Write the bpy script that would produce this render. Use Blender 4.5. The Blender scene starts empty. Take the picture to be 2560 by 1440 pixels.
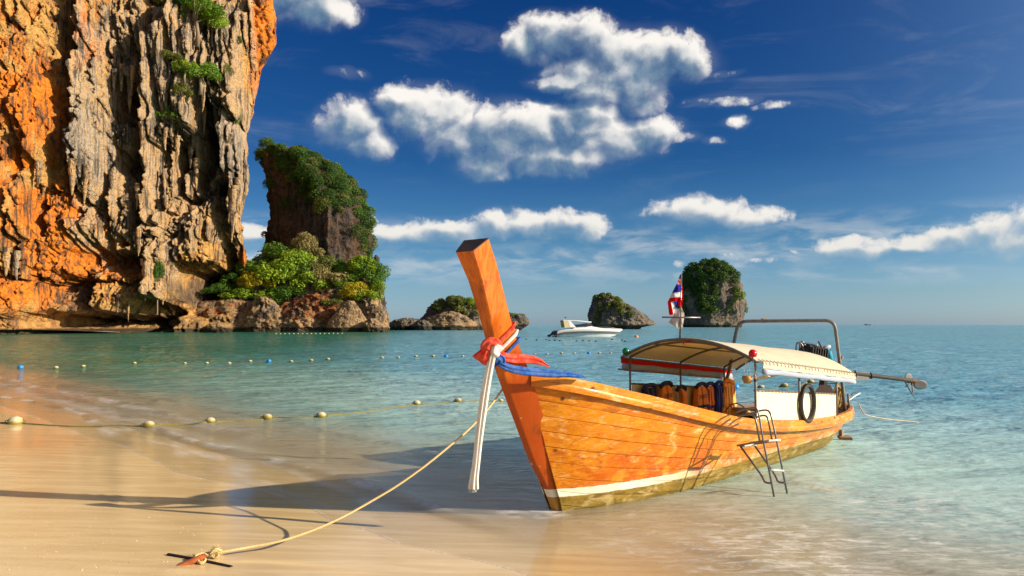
import bpy, bmesh, math, random
import numpy as np
from mathutils import Vector, Matrix
R = math.radians
random.seed(7)
scene = bpy.context.scene
COL = scene.collection

# ---------------------------------------------------------------- camera
CAM_H = 2.1                       # metres above the water line
FPX = 2000.0                      # focal length in photo pixels (2560 wide)
PITCH = math.atan(92.0 / FPX)     # the horizon lies below the middle of the frame
cam_data = bpy.data.cameras.new("camera")
cam = bpy.data.objects.new("camera", cam_data)
COL.objects.link(cam)
cam.location = (0, 0, CAM_H)
cam.rotation_euler = (R(90) + PITCH, 0, 0)
cam_data.sensor_width = 36.0
cam_data.lens = FPX / 2560.0 * 36.0
cam_data.clip_start = 0.1
cam_data.clip_end = 60000.0
scene.camera = cam

# ---------------------------------------------------------------- sun and sky direction
SUN_EL = R(22.0)
SUN_AZ = math.atan2(0.976, -0.215)         # from +Y towards +X
SUN_DIR = Vector((math.cos(SUN_EL) * math.sin(SUN_AZ), math.cos(SUN_EL) * math.cos(SUN_AZ), math.sin(SUN_EL)))
sun_data = bpy.data.lights.new("sun", "SUN")
sun_data.energy = 4.6
sun_data.angle = R(0.5)
sun_data.color = (1.0, 0.86, 0.66)
sun = bpy.data.objects.new("sun", sun_data)
COL.objects.link(sun)
sun.rotation_euler = (-SUN_DIR).to_track_quat('-Z', 'Y').to_euler()
sun.location = (60, -20, 60)

scene.view_settings.view_transform = 'Standard'
scene.view_settings.look = 'None'
scene.view_settings.gamma = 1.0
scene.view_settings.exposure = 0.85
scene.view_settings.use_curve_mapping = False
cy = scene.cycles
cy.max_bounces = 6
cy.diffuse_bounces = 2
cy.glossy_bounces = 3
cy.transmission_bounces = 2
cy.transparent_max_bounces = 10
cy.caustics_reflective = False
cy.caustics_refractive = False
cy.sample_clamp_indirect = 4.0


# ---------------------------------------------------------------- node helpers
class NT:
    """small helper round a node tree"""
    def __init__(self, tree):
        self.t = tree
    def n(self, typ, _ins=None, **props):
        nd = self.t.nodes.new(typ)
        for k, v in props.items():
            setattr(nd, k, v)
        for k, v in (_ins or {}).items():
            self.put(nd, k, v)
        return nd
    def put(self, nd, k, v):
        s = nd.inputs[k]
        if isinstance(v, bpy.types.NodeSocket):
            self.t.links.new(v, s)
        elif isinstance(v, bpy.types.Node):
            self.t.links.new(v.outputs[0], s)
        else:
            if isinstance(v, (tuple, list)) and len(v) == 3 and s.type == 'RGBA':
                v = (*v, 1.0)
            s.default_value = v
    def m(self, op, a, b=0.0, c=0.0, clamp=False):
        nd = self.n('ShaderNodeMath', operation=op, use_clamp=clamp)
        self.put(nd, 0, a)
        if len(nd.inputs) > 1: self.put(nd, 1, b)
        if len(nd.inputs) > 2: self.put(nd, 2, c)
        return nd.outputs[0]
    def v(self, op, a, b=(0, 0, 0), c=(0, 0, 0)):
        nd = self.n('ShaderNodeVectorMath', operation=op)
        self.put(nd, 0, a); self.put(nd, 1, b)
        if op == 'MULTIPLY_ADD': self.put(nd, 2, c)
        return nd.outputs['Value'] if op in ('DOT_PRODUCT', 'LENGTH', 'DISTANCE') else nd.outputs[0]
    def mix(self, f, a, b, blend='MIX'):
        nd = self.n('ShaderNodeMix', data_type='RGBA', blend_type=blend)
        self.put(nd, 0, f); self.put(nd, 6, a); self.put(nd, 7, b)
        return nd.outputs[2]
    def mixf(self, f, a, b):
        nd = self.n('ShaderNodeMix', data_type='FLOAT')
        self.put(nd, 0, f); self.put(nd, 2, a); self.put(nd, 3, b)
        return nd.outputs[0]
    def ss(self, x, lo, hi, a=0.0, b=1.0):
        nd = self.n('ShaderNodeMapRange', interpolation_type='SMOOTHSTEP')
        self.put(nd, 0, x); self.put(nd, 1, lo); self.put(nd, 2, hi); self.put(nd, 3, a); self.put(nd, 4, b)
        return nd.outputs[0]
    def noise(self, vec, scale=1.0, detail=4.0, rough=0.55, dist=0.0, out=0):
        nd = self.n('ShaderNodeTexNoise', {'Vector': vec, 'Scale': scale, 'Detail': detail, 'Roughness': rough, 'Distortion': dist})
        return nd.outputs[out]
    def vor(self, vec, scale=1.0, feature='F1', detail=0.0, rough=0.5, out='Distance'):
        nd = self.n('ShaderNodeTexVoronoi', {'Vector': vec, 'Scale': scale, 'Detail': detail, 'Roughness': rough}, feature=feature, normalize=True)
        return nd.outputs[out]
    def attr(self, name, out='Fac'):
        return self.n('ShaderNodeAttribute', attribute_name=name).outputs[out]
    def ramp(self, f, stops, interp='LINEAR'):
        nd = self.n('ShaderNodeValToRGB', {0: f})
        cr = nd.color_ramp
        cr.interpolation = interp
        while len(cr.elements) < len(stops): cr.elements.new(0.5)
        for e, (p, c) in zip(cr.elements, stops):
            e.position = p; e.color = (*c, 1.0) if len(c) == 3 else c
        return nd.outputs[0]
    def sep(self, v):
        return self.n('ShaderNodeSeparateXYZ', {0: v}).outputs
    def comb(self, x, y, z):
        return self.n('ShaderNodeCombineXYZ', {0: x, 1: y, 2: z}).outputs[0]


# ---------------------------------------------------------------- world
def px_dir(px, py):
    """direction of a photo pixel"""
    d = Vector(((px - 1280) / FPX, 1.0, (720 - py) / FPX))
    c, s = math.cos(PITCH), math.sin(PITCH)
    return Vector((d.x, d.y * c - d.z * s, d.y * s + d.z * c)).normalized()

def at(px, py, Y):
    """world point seen at a photo pixel, Y metres in front of the camera"""
    d = px_dir(px, py)
    return Vector((d.x / d.y * Y, Y, CAM_H + d.z / d.y * Y))

def ground(px, py, z=0.0):
    d = px_dir(px, py)
    k = (z - CAM_H) / d.z
    return Vector((d.x * k, d.y * k, z))

world = bpy.data.worlds.new("World")
scene.world = world
world.use_nodes = True
wt = NT(world.node_tree)
world.node_tree.nodes.clear()
tc = wt.n('ShaderNodeTexCoord').outputs['Generated']
dx, dy, dz = wt.sep(tc)
az = wt.m('ARCTAN2', dx, dy)
el = wt.m('ARCSINE', dz)
sky = wt.n('ShaderNodeTexSky', sky_type='NISHITA', sun_disc=False, sun_elevation=SUN_EL, sun_rotation=SUN_AZ,
           altitude=0.0, air_density=1.0, dust_density=0.6, ozone_density=2.5)
skc = sky.outputs[0]
SKY_STRENGTH = 0.075
# the physical sky seen through a polarising filter: deeper and bluer away from the horizon
pol = wt.ramp(wt.m('DIVIDE', el, R(30), clamp=True), [
    (0.00, (0.60, 0.86, 1.42)), (0.07, (0.46, 0.68, 1.02)), (0.20, (0.22, 0.455, 0.70)), (0.39, (0.078, 0.265, 0.52)),
    (0.73, (0.034, 0.195, 0.47)), (1.0, (0.028, 0.18, 0.46))])
# the filter bites hardest at right angles to the sun and lets go towards it
sdot = wt.m('MAXIMUM', wt.v('DOT_PRODUCT', tc, tuple(SUN_DIR)), 0.0)
glow = wt.m('MULTIPLY', wt.m('POWER', sdot, 3.0), 3.6, clamp=True)
pol = wt.mix(glow, pol, (0.92, 1.0, 1.08))
sky_col = wt.mix(1.0, skc, pol, 'MULTIPLY')
# what lies below the horizon only fills in the far edge of the sea
P2 = wt.comb(az, el, 0.0)

def puv(px, py):
    d = px_dir(px, py)
    return math.atan2(d.x, d.y), math.asin(d.z)

# cumulus banks: ellipses (centre and radii in photo pixels) in azimuth and elevation, merged and broken up by noise
CLOUDS = [
    # upper bank
    (1295, 105, 50, 34), (1370, 100, 95, 50), (1450, 92, 85, 48), (1545, 140, 100, 62), (1650, 135, 100, 52), (1722, 152, 55, 42),
    (1500, 222, 85, 36), (1610, 215, 62, 70), (1420, 205, 80, 20), (1560, 175, 170, 50),
    # middle bank
    (880, 315, 78, 58), (915, 355, 58, 44), (1000, 248, 65, 30), (1070, 285, 110, 62), (1150, 330, 90, 58), (1240, 345, 120, 72),
    (1340, 330, 110, 66), (1440, 320, 110, 58), (1540, 345, 120, 48), (1625, 325, 75, 34), (1215, 410, 70, 36), (1380, 392, 150, 42),
    (1700, 350, 60, 18), (1785, 352, 34, 14), (1480, 280, 60, 40),
    # low banks towards the horizon
    (1010, 585, 110, 30), (1130, 578, 110, 34), (1240, 565, 70, 34), (1330, 558, 80, 34), (1420, 552, 70, 32), (1470, 565, 50, 40),
    (1000, 600, 160, 16), (1640, 535, 70, 18), (1750, 528, 105, 34), (1850, 538, 105, 26), (1930, 528, 50, 12), (1660, 575, 50, 9),
    (2130, 618, 80, 26), (2080, 628, 60, 14), (2280, 602, 62, 20), (2400, 592, 80, 30), (2490, 568, 50, 34), (2560, 600, 90, 42), (2660, 560, 100, 60),
    (1680, 690, 42, 16), (1705, 664, 22, 16), (1820, 636, 26, 12), (1990, 632, 30, 9), (1900, 650, 120, 12),
    (630, 575, 60, 22), (600, 640, 60, 18), (925, 560, 26, 34), (930, 600, 40, 26),
    # top edge and torn wisps
    (780, 18, 95, 42), (730, -20, 120, 50), (868, 190, 64, 15), (800, 330, 40, 12), (1850, 250, 70, 19), (1780, 252, 80, 16), (1840, 306, 44, 19), (1935, 264, 70, 14), (1790, 185, 70, 10),
]
grp = bpy.data.node_groups.new("cloud_density", 'ShaderNodeTree')
grp.interface.new_socket("P", in_out='INPUT', socket_type='NodeSocketVector')
grp.interface.new_socket("D", in_out='OUTPUT', socket_type='NodeSocketFloat')
grp.interface.new_socket("Soft", in_out='OUTPUT', socket_type='NodeSocketFloat')
grp.interface.new_socket("Lump", in_out='OUTPUT', socket_type='NodeSocketFloat')
g = NT(grp)
gi = g.n('NodeGroupInput').outputs[0]
go = g.n('NodeGroupOutput')
# billowing displacement of the lookup point, then fractal cells for the cauliflower edge
w1 = g.noise(gi, 16.0, 3.0, 0.5, out=1)
pw = g.v('MULTIPLY_ADD', g.v('SUBTRACT', w1, (0.5, 0.5, 0.5)), (0.035, 0.026, 0.0), gi)
acc = None
for (cx_, cy_, rx_, ry_) in CLOUDS:
    thinner = 1.25 if ry_ < 17 else (0.98 if ry_ < 20 else (0.22 if cy_ > 520 else 0.0))
    cu, cv = puv(cx_, cy_)
    su, sv = FPX / (rx_ * 1.02), FPX / (ry_ * 1.0)
    q = g.v('MULTIPLY_ADD', pw, (su, sv, 0.0), (-cu * su, -cv * sv, 0.0))
    d2 = g.v('DOT_PRODUCT', q, q)
    if thinner: d2 = g.m('ADD', d2, thinner)
    acc = d2 if acc is None else g.m('SMOOTH_MIN', acc, d2, 0.22)
body = g.m('SUBTRACT', 1.0, acc)                      # 1 in the heart of a lobe, below 0 outside
body = g.m('MAXIMUM', body, -1.6)
# the rest of the sky, outside the photographed part, carries the same kind of broken cumulus
rest = g.m('MULTIPLY_ADD', g.noise(g.v('MULTIPLY', gi, (1.0, 2.2, 1.0)), 3.1, 3.0, 0.5), 4.0, -2.45)
uv = g.sep(gi)
away = g.m('MAXIMUM', g.ss(g.m('ABSOLUTE', uv[0]), 0.66, 0.95), g.ss(uv[1], 0.50, 0.75))
rest = g.mixf(away, -1.6, rest)
body = g.m('MAXIMUM', body, rest)
bil = g.vor(pw, 30.0, 'F1', 3.0, 0.55)
bil2 = g.vor(pw, 85.0, 'F1', 2.5, 0.6)
fb = g.noise(pw, 42.0, 6.0, 0.62)
edge = g.m('ADD', g.m('MULTIPLY', g.m('SUBTRACT', 0.42, bil), 1.5), g.m('MULTIPLY', g.m('SUBTRACT', 0.4, bil2), 0.75))
edge = g.m('ADD', edge, g.m('MULTIPLY', g.m('SUBTRACT', fb, 0.5), 3.0))
D = g.m('ADD', body, edge)
g.put(go, 0, D)
g.put(go, 1, body)
lump = g.m('ADD', g.m('MULTIPLY', g.m('SUBTRACT', 0.42, bil), 1.7), g.m('MULTIPLY', g.noise(pw, 15.0, 2.0, 0.5), 2.2))
g.put(go, 2, lump)

def dens(p):
    nd = wt.n('ShaderNodeGroup')
    nd.node_tree = grp
    wt.put(nd, 0, p)
    return nd.outputs
d0 = dens(P2)
d1 = dens(wt.v('ADD', P2, (0.0105, 0.0125, 0.0)))
slope_s = wt.m('SUBTRACT', d0[1], d1[1])
slope_l = wt.m('SUBTRACT', d0[2], d1[2])
lit = wt.m('ADD', wt.m('MULTIPLY', slope_l, 0.50), wt.m('MULTIPLY', slope_s, 0.72))
lit = wt.m('ADD', lit, 0.39)
lit = wt.m('SUBTRACT', lit, wt.m('MULTIPLY', wt.ss(d0[1], 0.2, 0.9), 0.22))   # the thick hearts of the banks are grey
lit = wt.m('ADD', lit, wt.m('MULTIPLY', wt.m('SUBTRACT', wt.noise(P2, 11.0, 2.0, 0.5), 0.5), 1.1))
lit = wt.m('ADD', lit, wt.m('MULTIPLY', wt.ss(d0[0], 0.9, -0.2), 0.30))       # thin rims let the light through
lit = wt.m('ADD', lit, wt.m('MULTIPLY', wt.m('SUBTRACT', wt.noise(P2, 60.0, 4.0, 0.6), 0.5), 0.22))
lit = wt.ss(lit, -0.05, 1.0)
alpha = wt.ss(d0[0], -0.5, wt.m('MULTIPLY_ADD', lit, -1.45, 2.15))
thin = wt.m('MULTIPLY', wt.ss(d0[1], -1.4, 0.9), 0.12)            # vapour round each bank
low = wt.ss(el, R(1.0), R(13.0))
shade = wt.mix(low, (0.40, 0.51, 0.58), (0.165, 0.265, 0.37))
white = wt.mix(low, (0.74, 0.72, 0.68), (0.93, 0.89, 0.83))
cl_col = wt.mix(lit, shade, white)
cl_col = wt.v('SCALE', cl_col)
cl_col.node.inputs['Scale'].default_value = 0.60 / SKY_STRENGTH
# a faint bank low over the sea, and high veils drawn out by the wind
bankn = wt.noise(wt.v('MULTIPLY', P2, (6.0, 22.0, 1.0)), 2.2, 6.0, 0.6, 0.4)
bank = wt.m('MULTIPLY', wt.m('MULTIPLY', wt.ss(el, R(2.0), R(4.2)), wt.ss(el, R(8.2), R(6.0))), wt.ss(bankn, 0.38, 0.66, 0.0, 0.40))
veiln = wt.noise(wt.n('ShaderNodeMapping', {'Vector': P2, 'Rotation': (0, 0, R(38)), 'Scale': (3.0, 14.0, 1.0)}).outputs[0], 1.7, 7.0, 0.62, 0.7)
veil_ = wt.m('MULTIPLY', wt.ss(el, R(7.0), R(13.0)), wt.ss(veiln, 0.48, 0.80, 0.0, 0.11))
cov = wt.m('MAXIMUM', wt.m('MAXIMUM', alpha, thin), wt.m('MAXIMUM', bank, veil_))
cov = wt.m('MULTIPLY', cov, wt.ss(el, R(0.2), R(4.5), 0.45, 0.97))
total = wt.mix(cov, sky_col, cl_col)
bg = wt.n('ShaderNodeBackground', {0: total, 1: SKY_STRENGTH})
wt.n('ShaderNodeOutputWorld', {0: bg})
world.cycles.sampling_method = 'MANUAL'
world.cycles.sample_map_resolution = 1024
# ---------------------------------------------------------------- vectorised noise
_rs = np.random.RandomState(11)
_perm = _rs.permutation(512).astype(np.int64)
_perm = np.concatenate([_perm, _perm, _perm])
_g3 = _rs.normal(size=(512, 3)); _g3 /= np.linalg.norm(_g3, axis=1)[:, None]

def perlin(x, y, z=0.0):
    x, y, z = np.broadcast_arrays(np.asarray(x, float), np.asarray(y, float), np.asarray(z, float))
    xi, yi, zi = np.floor(x).astype(np.int64), np.floor(y).astype(np.int64), np.floor(z).astype(np.int64)
    xf, yf, zf = x - xi, y - yi, z - zi
    xi &= 511; yi &= 511; zi &= 511
    f = lambda t: t * t * t * (t * (t * 6 - 15) + 10)
    u, v, w = f(xf), f(yf), f(zf)
    def gr(a, b, c):
        h = _perm[_perm[_perm[(xi + a) & 511] + ((yi + b) & 511)] + ((zi + c) & 511)] & 511
        gv = _g3[h]
        return gv[..., 0] * (xf - a) + gv[..., 1] * (yf - b) + gv[..., 2] * (zf - c)
    l = lambda a, b, t: a + (b - a) * t
    return 1.5 * l(l(l(gr(0,0,0), gr(1,0,0), u), l(gr(0,1,0), gr(1,1,0), u), v),
                   l(l(gr(0,0,1), gr(1,0,1), u), l(gr(0,1,1), gr(1,1,1), u), v), w)

def fbm(x, y, z=0.0, octv=4, lac=2.03, gain=0.5):
    s, a, f = 0.0, 1.0, 1.0
    for i in range(octv):
        s = s + a * perlin(np.asarray(x) * f + 17.3 * i, np.asarray(y) * f - 9.1 * i, np.asarray(z) * f + 4.7 * i)
        a *= gain; f *= lac
    return s

def ridged(x, y, z=0.0, octv=4, lac=2.05, gain=0.5):
    s, a, f = 0.0, 1.0, 1.0
    for i in range(octv):
        s = s + a * (1.0 - 2.2 * np.abs(perlin(np.asarray(x) * f + 7.7 * i, np.asarray(y) * f + 3.1 * i, np.asarray(z) * f - 5.2 * i)))
        a *= gain; f *= lac
    return s

def sst(x, lo, hi):
    t = np.clip((np.asarray(x, float) - lo) / (hi - lo), 0, 1)
    return t * t * (3 - 2 * t)

# ---------------------------------------------------------------- object helpers
def tag(o, label=None, cat=None, group=None, kind=None):
    if label: o['label'] = label
    if cat: o['category'] = cat
    if group: o['group'] = group
    if kind: o['kind'] = kind
    return o

def empty(name, loc=(0, 0, 0), rz=0.0):
    o = bpy.data.objects.new(name, None)
    COL.objects.link(o)
    o.location = loc
    o.rotation_euler = (0, 0, rz)
    o.empty_display_size = 0.2
    return o

def link(name, me, mat=None, parent=None):
    o = bpy.data.objects.new(name, me)
    COL.objects.link(o)
    if mat is not None and len(me.materials) == 0:
        me.materials.append(mat)
    if parent is not None:
        o.parent = parent
    return o

def np_mesh(name, verts, faces, smooth=True, attrs=None):
    """mesh out of numpy arrays; faces (n,4) or (n,3)"""
    verts = np.asarray(verts, np.float32); faces = np.asarray(faces, np.int32)
    me = bpy.data.meshes.new(name)
    k = faces.shape[1]
    me.vertices.add(len(verts)); me.vertices.foreach_set('co', verts.ravel())
    me.loops.add(faces.size); me.loops.foreach_set('vertex_index', faces.ravel())
    me.polygons.add(len(faces))
    me.polygons.foreach_set('loop_start', np.arange(0, faces.size, k, dtype=np.int32))
    me.polygons.foreach_set('loop_total', np.full(len(faces), k, np.int32))
    me.polygons.foreach_set('use_smooth', np.full(len(faces), smooth, bool))
    me.update(calc_edges=True)
    for an, av in (attrs or {}).items():
        a = me.attributes.new(an, 'FLOAT', 'POINT')
        a.data.foreach_set('value', np.asarray(av, np.float32).ravel())
    return me

def grid_faces(nr, nc, wrap=False):
    r = np.arange(nr - 1)[:, None]
    c = np.arange(nc if wrap else nc - 1)[None, :]
    c2 = (c + 1) % nc
    a, b = r * nc + c, r * nc + c2
    d, e = (r + 1) * nc + c, (r + 1) * nc + c2
    return np.stack([a, b, e, d], -1).reshape(-1, 4)

class MB:
    """collects simple shapes and links them as one mesh object"""
    def __init__(self):
        self.V, self.F = [], []
    def add(self, vs, fs):
        k = len(self.V)
        self.V += [Vector(v) for v in vs]
        self.F += [tuple(i + k for i in f) for f in fs]
        return self
    def box(self, c, size, rot=None, bevel=0.0):
        hx, hy, hz = (s / 2 for s in size)
        c = Vector(c); M = rot if rot is not None else Matrix.Identity(3)
        b = min(bevel, hx * .9, hy * .9, hz * .9)
        if b <= 0:
            vs = [c + M @ Vector((x * hx, y * hy, z * hz)) for x in (-1, 1) for y in (-1, 1) for z in (-1, 1)]
            return self.add(vs, [(0,1,3,2),(4,6,7,5),(0,4,5,1),(2,3,7,6),(0,2,6,4),(1,5,7,3)])
        vs, idx = [], {}
        for x in (-1, 1):
            for y in (-1, 1):
                for z in (-1, 1):
                    for k, off in enumerate(((0, b, b), (b, 0, b), (b, b, 0))):
                        idx[(x, y, z, k)] = len(vs)
                        vs.append(c + M @ Vector((x * (hx - off[0]), y * (hy - off[1]), z * (hz - off[2]))))
        fs = []
        I = lambda x, y, z, k: idx[(x, y, z, k)]
        for s in (-1, 1):
            for k in range(3):
                q = []
                for a, b2 in ((-1,-1),(1,-1),(1,1),(-1,1)):
                    p = [a, b2]; p.insert(k, s); q.append(I(*p, k))
                o = (k != 1)
                fs.append(tuple(q) if (s > 0) == o else tuple(reversed(q)))
        for k in range(3):
            k1, k2 = (k + 1) % 3, (k + 2) % 3
            for a in (-1, 1):
                for b2 in (-1, 1):
                    p0 = [0, 0, 0]; p0[k1], p0[k2] = a, b2
                    lo, hi = list(p0), list(p0); lo[k], hi[k] = -1, 1
                    fs.append((I(*lo, k1), I(*hi, k1), I(*hi, k2), I(*lo, k2)))
        for x in (-1, 1):
            for y in (-1, 1):
                for z in (-1, 1):
                    fs.append((I(x, y, z, 0), I(x, y, z, 1), I(x, y, z, 2)))
        return self.add(vs, fs)
    def tube(self, pts, r, seg=8, caps=True, closed=False):
        pts = [Vector(p) for p in pts]
        n = len(pts)
        rs = r if isinstance(r, (list, tuple)) else [r] * n
        k0 = len(self.V)
        up = None
        for i, p in enumerate(pts):
            a, b = pts[max(i - 1, 0)], pts[min(i + 1, n - 1)]
            if closed: a, b = pts[i - 1], pts[(i + 1) % n]
            t = (b - a).normalized()
            if up is None:
                up = Vector((0, 0, 1)) if abs(t.z) < 0.9 else Vector((1, 0, 0))
            x = t.cross(up).normalized(); up = x.cross(t).normalized()
            for j in range(seg):
                an = 2 * math.pi * j / seg
                self.V.append(p + (x * math.cos(an) + up * math.sin(an)) * rs[i])
        for i in range(n if closed else n - 1):
            i2 = (i + 1) % n
            for j in range(seg):
                j2 = (j + 1) % seg
                self.F.append((k0 + i * seg + j, k0 + i * seg + j2, k0 + i2 * seg + j2, k0 + i2 * seg + j))
        if caps and not closed:
            self.F.append(tuple(k0 + j for j in reversed(range(seg))))
            self.F.append(tuple(k0 + (n - 1) * seg + j for j in range(seg)))
        return self
    def lathe(self, prof, c=(0, 0, 0), seg=16, M=None):
        """profile of (radius, height) turned about z, then M and c"""
        M = M if M is not None else Matrix.Identity(3); c = Vector(c)
        k0 = len(self.V)
        for (r_, h_) in prof:
            for j in range(seg):
                an = 2 * math.pi * j / seg
                self.V.append(c + M @ Vector((r_ * math.cos(an), r_ * math.sin(an), h_)))
        for i in range(len(prof) - 1):
            for j in range(seg):
                j2 = (j + 1) % seg
                self.F.append((k0 + i * seg + j, k0 + i * seg + j2, k0 + (i + 1) * seg + j2, k0 + (i + 1) * seg + j))
        self.F.append(tuple(k0 + j for j in reversed(range(seg))))
        self.F.append(tuple(k0 + (len(prof) - 1) * seg + j for j in range(seg)))
        return self
    def loft(self, rings, closed=True, caps=True):
        n = len(rings[0]); k0 = len(self.V)
        for rg in rings: self.V += [Vector(p) for p in rg]
        for i in range(len(rings) - 1):
            for j in range(n if closed else n - 1):
                j2 = (j + 1) % n
                self.F.append((k0 + i * n + j, k0 + i * n + j2, k0 + (i + 1) * n + j2, k0 + (i + 1) * n + j))
        if caps and closed:
            self.F.append(tuple(k0 + j for j in reversed(range(n))))
            self.F.append(tuple(k0 + (len(rings) - 1) * n + j for j in range(n)))
        return self
    def mesh(self, name, smooth=False):
        me = bpy.data.meshes.new(name)
        me.from_pydata([tuple(v) for v in self.V], [], self.F)
        bm = bmesh.new(); bm.from_mesh(me)
        bmesh.ops.recalc_face_normals(bm, faces=bm.faces[:])
        bm.to_mesh(me); bm.free()
        if smooth:
            me.polygons.foreach_set('use_smooth', [True] * len(me.polygons))
            if smooth is not True:
                me.set_sharp_from_angle(angle=R(smooth))
        return me
    def build(self, name, mat, parent=None, smooth=False):
        return link(name, self.mesh(name, smooth), mat, parent)

def arcpts(pts, rad, n=5):
    """polyline with rounded corners"""
    pts = [Vector(p) for p in pts]
    out = [pts[0]]
    for a, b, c in zip(pts, pts[1:], pts[2:]):
        d1, d2 = (a - b), (c - b)
        r_ = min(rad, d1.length * .49, d2.length * .49)
        p, q = b + d1.normalized() * r_, b + d2.normalized() * r_
        for i in range(n + 1):
            t = i / n
            out.append(p * (1 - t) ** 2 + b * 2 * t * (1 - t) + q * t * t)
    out.append(pts[-1])
    return out

def spline(pts, n=8):
    """Catmull-Rom through the points"""
    P = [Vector(p) for p in pts]
    P = [P[0] * 2 - P[1]] + P + [P[-1] * 2 - P[-2]]
    out = []
    for i in range(1, len(P) - 2):
        a, b, c, d = P[i - 1:i + 3]
        for k in range(n):
            t = k / n
            out.append(0.5 * (2 * b + (c - a) * t + (2 * a - 5 * b + 4 * c - d) * t * t + (3 * b - a - 3 * c + d) * t ** 3))
    out.append(P[-2])
    return out

# ---------------------------------------------------------------- materials
def new_mat(name):
    m = bpy.data.materials.new(name)
    m.use_nodes = True
    m.node_tree.nodes.clear()
    return m, NT(m.node_tree)

def finish(t, shader, disp=None):
    t.n('ShaderNodeOutputMaterial', {0: shader})

def bump(t, h, strength=0.5, dist=0.02, normal=None):
    nd = t.n('ShaderNodeBump', {'Height': h, 'Strength': strength, 'Distance': dist})
    if normal is not None: t.put(nd, 'Normal', normal)
    return nd.outputs[0]

def objc(t):
    return t.n('ShaderNodeTexCoord').outputs['Object']

def worldc(t):
    return t.n('ShaderNodeNewGeometry').outputs['Position']

def plain(name, col, rough=0.6, metal=0.0, var=0.25, scale=8.0, bmp=0.15, bdist=0.004, dirt=None, spec=0.4):
    """a painted, cloth or metal surface with uneven tone, dirt and fine relief"""
    m, t = new_mat(name)
    oc = objc(t)
    n1 = t.noise(oc, scale, 5.0, 0.6)
    n2 = t.noise(oc, scale * 6.0, 3.0, 0.6)
    f = t.m('ADD', t.m('MULTIPLY', n1, 0.7), t.m('MULTIPLY', n2, 0.3))
    lo = tuple(c * (1 - var) for c in col); hi = tuple(min(1, c * (1 + var)) for c in col)
    c = t.mix(t.ss(f, 0.3, 0.7), lo, hi)
    if dirt is not None:
        c = t.mix(t.ss(t.noise(oc, scale * 0.7, 6.0, 0.7), 0.54, 0.72, 0, 0.7), c, dirt)
    b = t.n('ShaderNodeBsdfPrincipled', {'Base Color': c, 'Metallic': metal, 'Specular IOR Level': spec})
    t.put(b, 'Roughness', t.ss(n1, 0.2, 0.8, max(0.05, rough - 0.12), min(1, rough + 0.12)))
    t.put(b, 'Normal', bump(t, n2, bmp, bdist))
    finish(t, b)
    return m
# ---------------------------------------------------------------- beach and sea
def shore_s(x, y):
    """metres seaward of the mean water line"""
    return (x + 0.1) * 0.738 + (y - 6.8) * 0.676
def shore_t(x, y):
    """metres along the water line, growing to the right"""
    return (x + 0.1) * 0.676 - (y - 6.8) * 0.738

def sand_z(x, y):
    s, t = shore_s(x, y), shore_t(x, y)
    z = np.where(s < 3, -0.042 * s, -0.126 - 0.075 * (s - 3))
    z = np.maximum(z, -3.0)
    z = z + 0.014 * fbm(x * 0.22, y * 0.30, 1.0, 3) * sst(-s, -14, -1)
    z = z + 0.0035 * fbm(s * 2.2, t * 0.55, 2.0, 3) * sst(-s, -3, 0.5)
    return z

def sinh_axis(lo, hi, n, k, c=0.0):
    u = np.linspace(np.arcsinh((lo - c) / k), np.arcsinh((hi - c) / k), n)
    return np.sinh(u) * k + c

xs = sinh_axis(-70, 70, 320, 4.0, -1.0)
ys = sinh_axis(-30, 120, 320, 5.0, 7.5)
X, Y = np.meshgrid(xs, ys)
Z = sand_z(X, Y)
# a little heap where the anchor's fluke has pushed into the beach
_a = ground(440, 1432, 0.09)
Z = Z + 0.022 * np.exp(-(((X - _a.x) / 0.20) ** 2 + ((Y - _a.y) / 0.09) ** 2)) * (1 + 0.5 * fbm(X * 9, Y * 9, 0, 3))

m, t = new_mat("wet_sand")
pos = worldc(t)
px_, py_, pz_ = t.sep(pos)
rot = t.n('ShaderNodeMapping', {'Vector': pos, 'Rotation': (0, 0, R(-18)), 'Scale': (0.35, 2.6, 1.0)}).outputs[0]
streak = t.noise(rot, 2.3, 6.0, 0.62, 0.4)
streak2 = t.noise(rot, 9.0, 4.0, 0.6)
grain = t.noise(pos, 260.0, 3.0, 0.7)
blotch = t.noise(pos, 0.9, 4.0, 0.55)
dry = t.ss(t.m('ADD', pz_, t.m('MULTIPLY', t.m('SUBTRACT', blotch, 0.5), 0.05)), 0.055, 0.14)
c = t.mix(t.ss(streak, 0.35, 0.68), (0.64, 0.45, 0.215), (0.78, 0.58, 0.31))
c = t.mix(t.ss(streak2, 0.5, 0.75, 0, 0.45), c, (0.66, 0.49, 0.26))
c = t.mix(t.m('MULTIPLY', dry, 0.6), c, (0.70, 0.52, 0.28))
c = t.mix(t.ss(grain, 0.62, 0.8, 0, 0.35), c, (0.75, 0.60, 0.40))
c = t.mix(t.ss(t.noise(pos, 75.0, 2.0, 0.5), 0.70, 0.78, 0, 0.55), c, (0.28, 0.17, 0.08))
film = t.m('SUBTRACT', 1.0, t.m('MULTIPLY', dry, t.ss(streak, 0.3, 0.6, 0.55, 1.0)))
rough = t.mixf(film, 0.55, 0.075)
rough = t.m('ADD', rough, t.m('MULTIPLY', t.ss(streak2, 0.4, 0.8), 0.06))
b = t.n('ShaderNodeBsdfPrincipled', {'Base Color': c, 'Roughness': rough, 'IOR': 1.36})
h = t.m('ADD', t.m('MULTIPLY', streak2, 0.5), t.m('MULTIPLY', grain, 0.16))
h = t.m('ADD', h, t.m('MULTIPLY', t.noise(pos, 38.0, 3.0, 0.6), t.mixf(dry, 0.10, 0.5)))
nb = bump(t, h, t.mixf(dry, 0.10, 0.6), 0.012)
t.put(b, 'Normal', nb)
finish(t, b)
MAT_SAND = m
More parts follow.
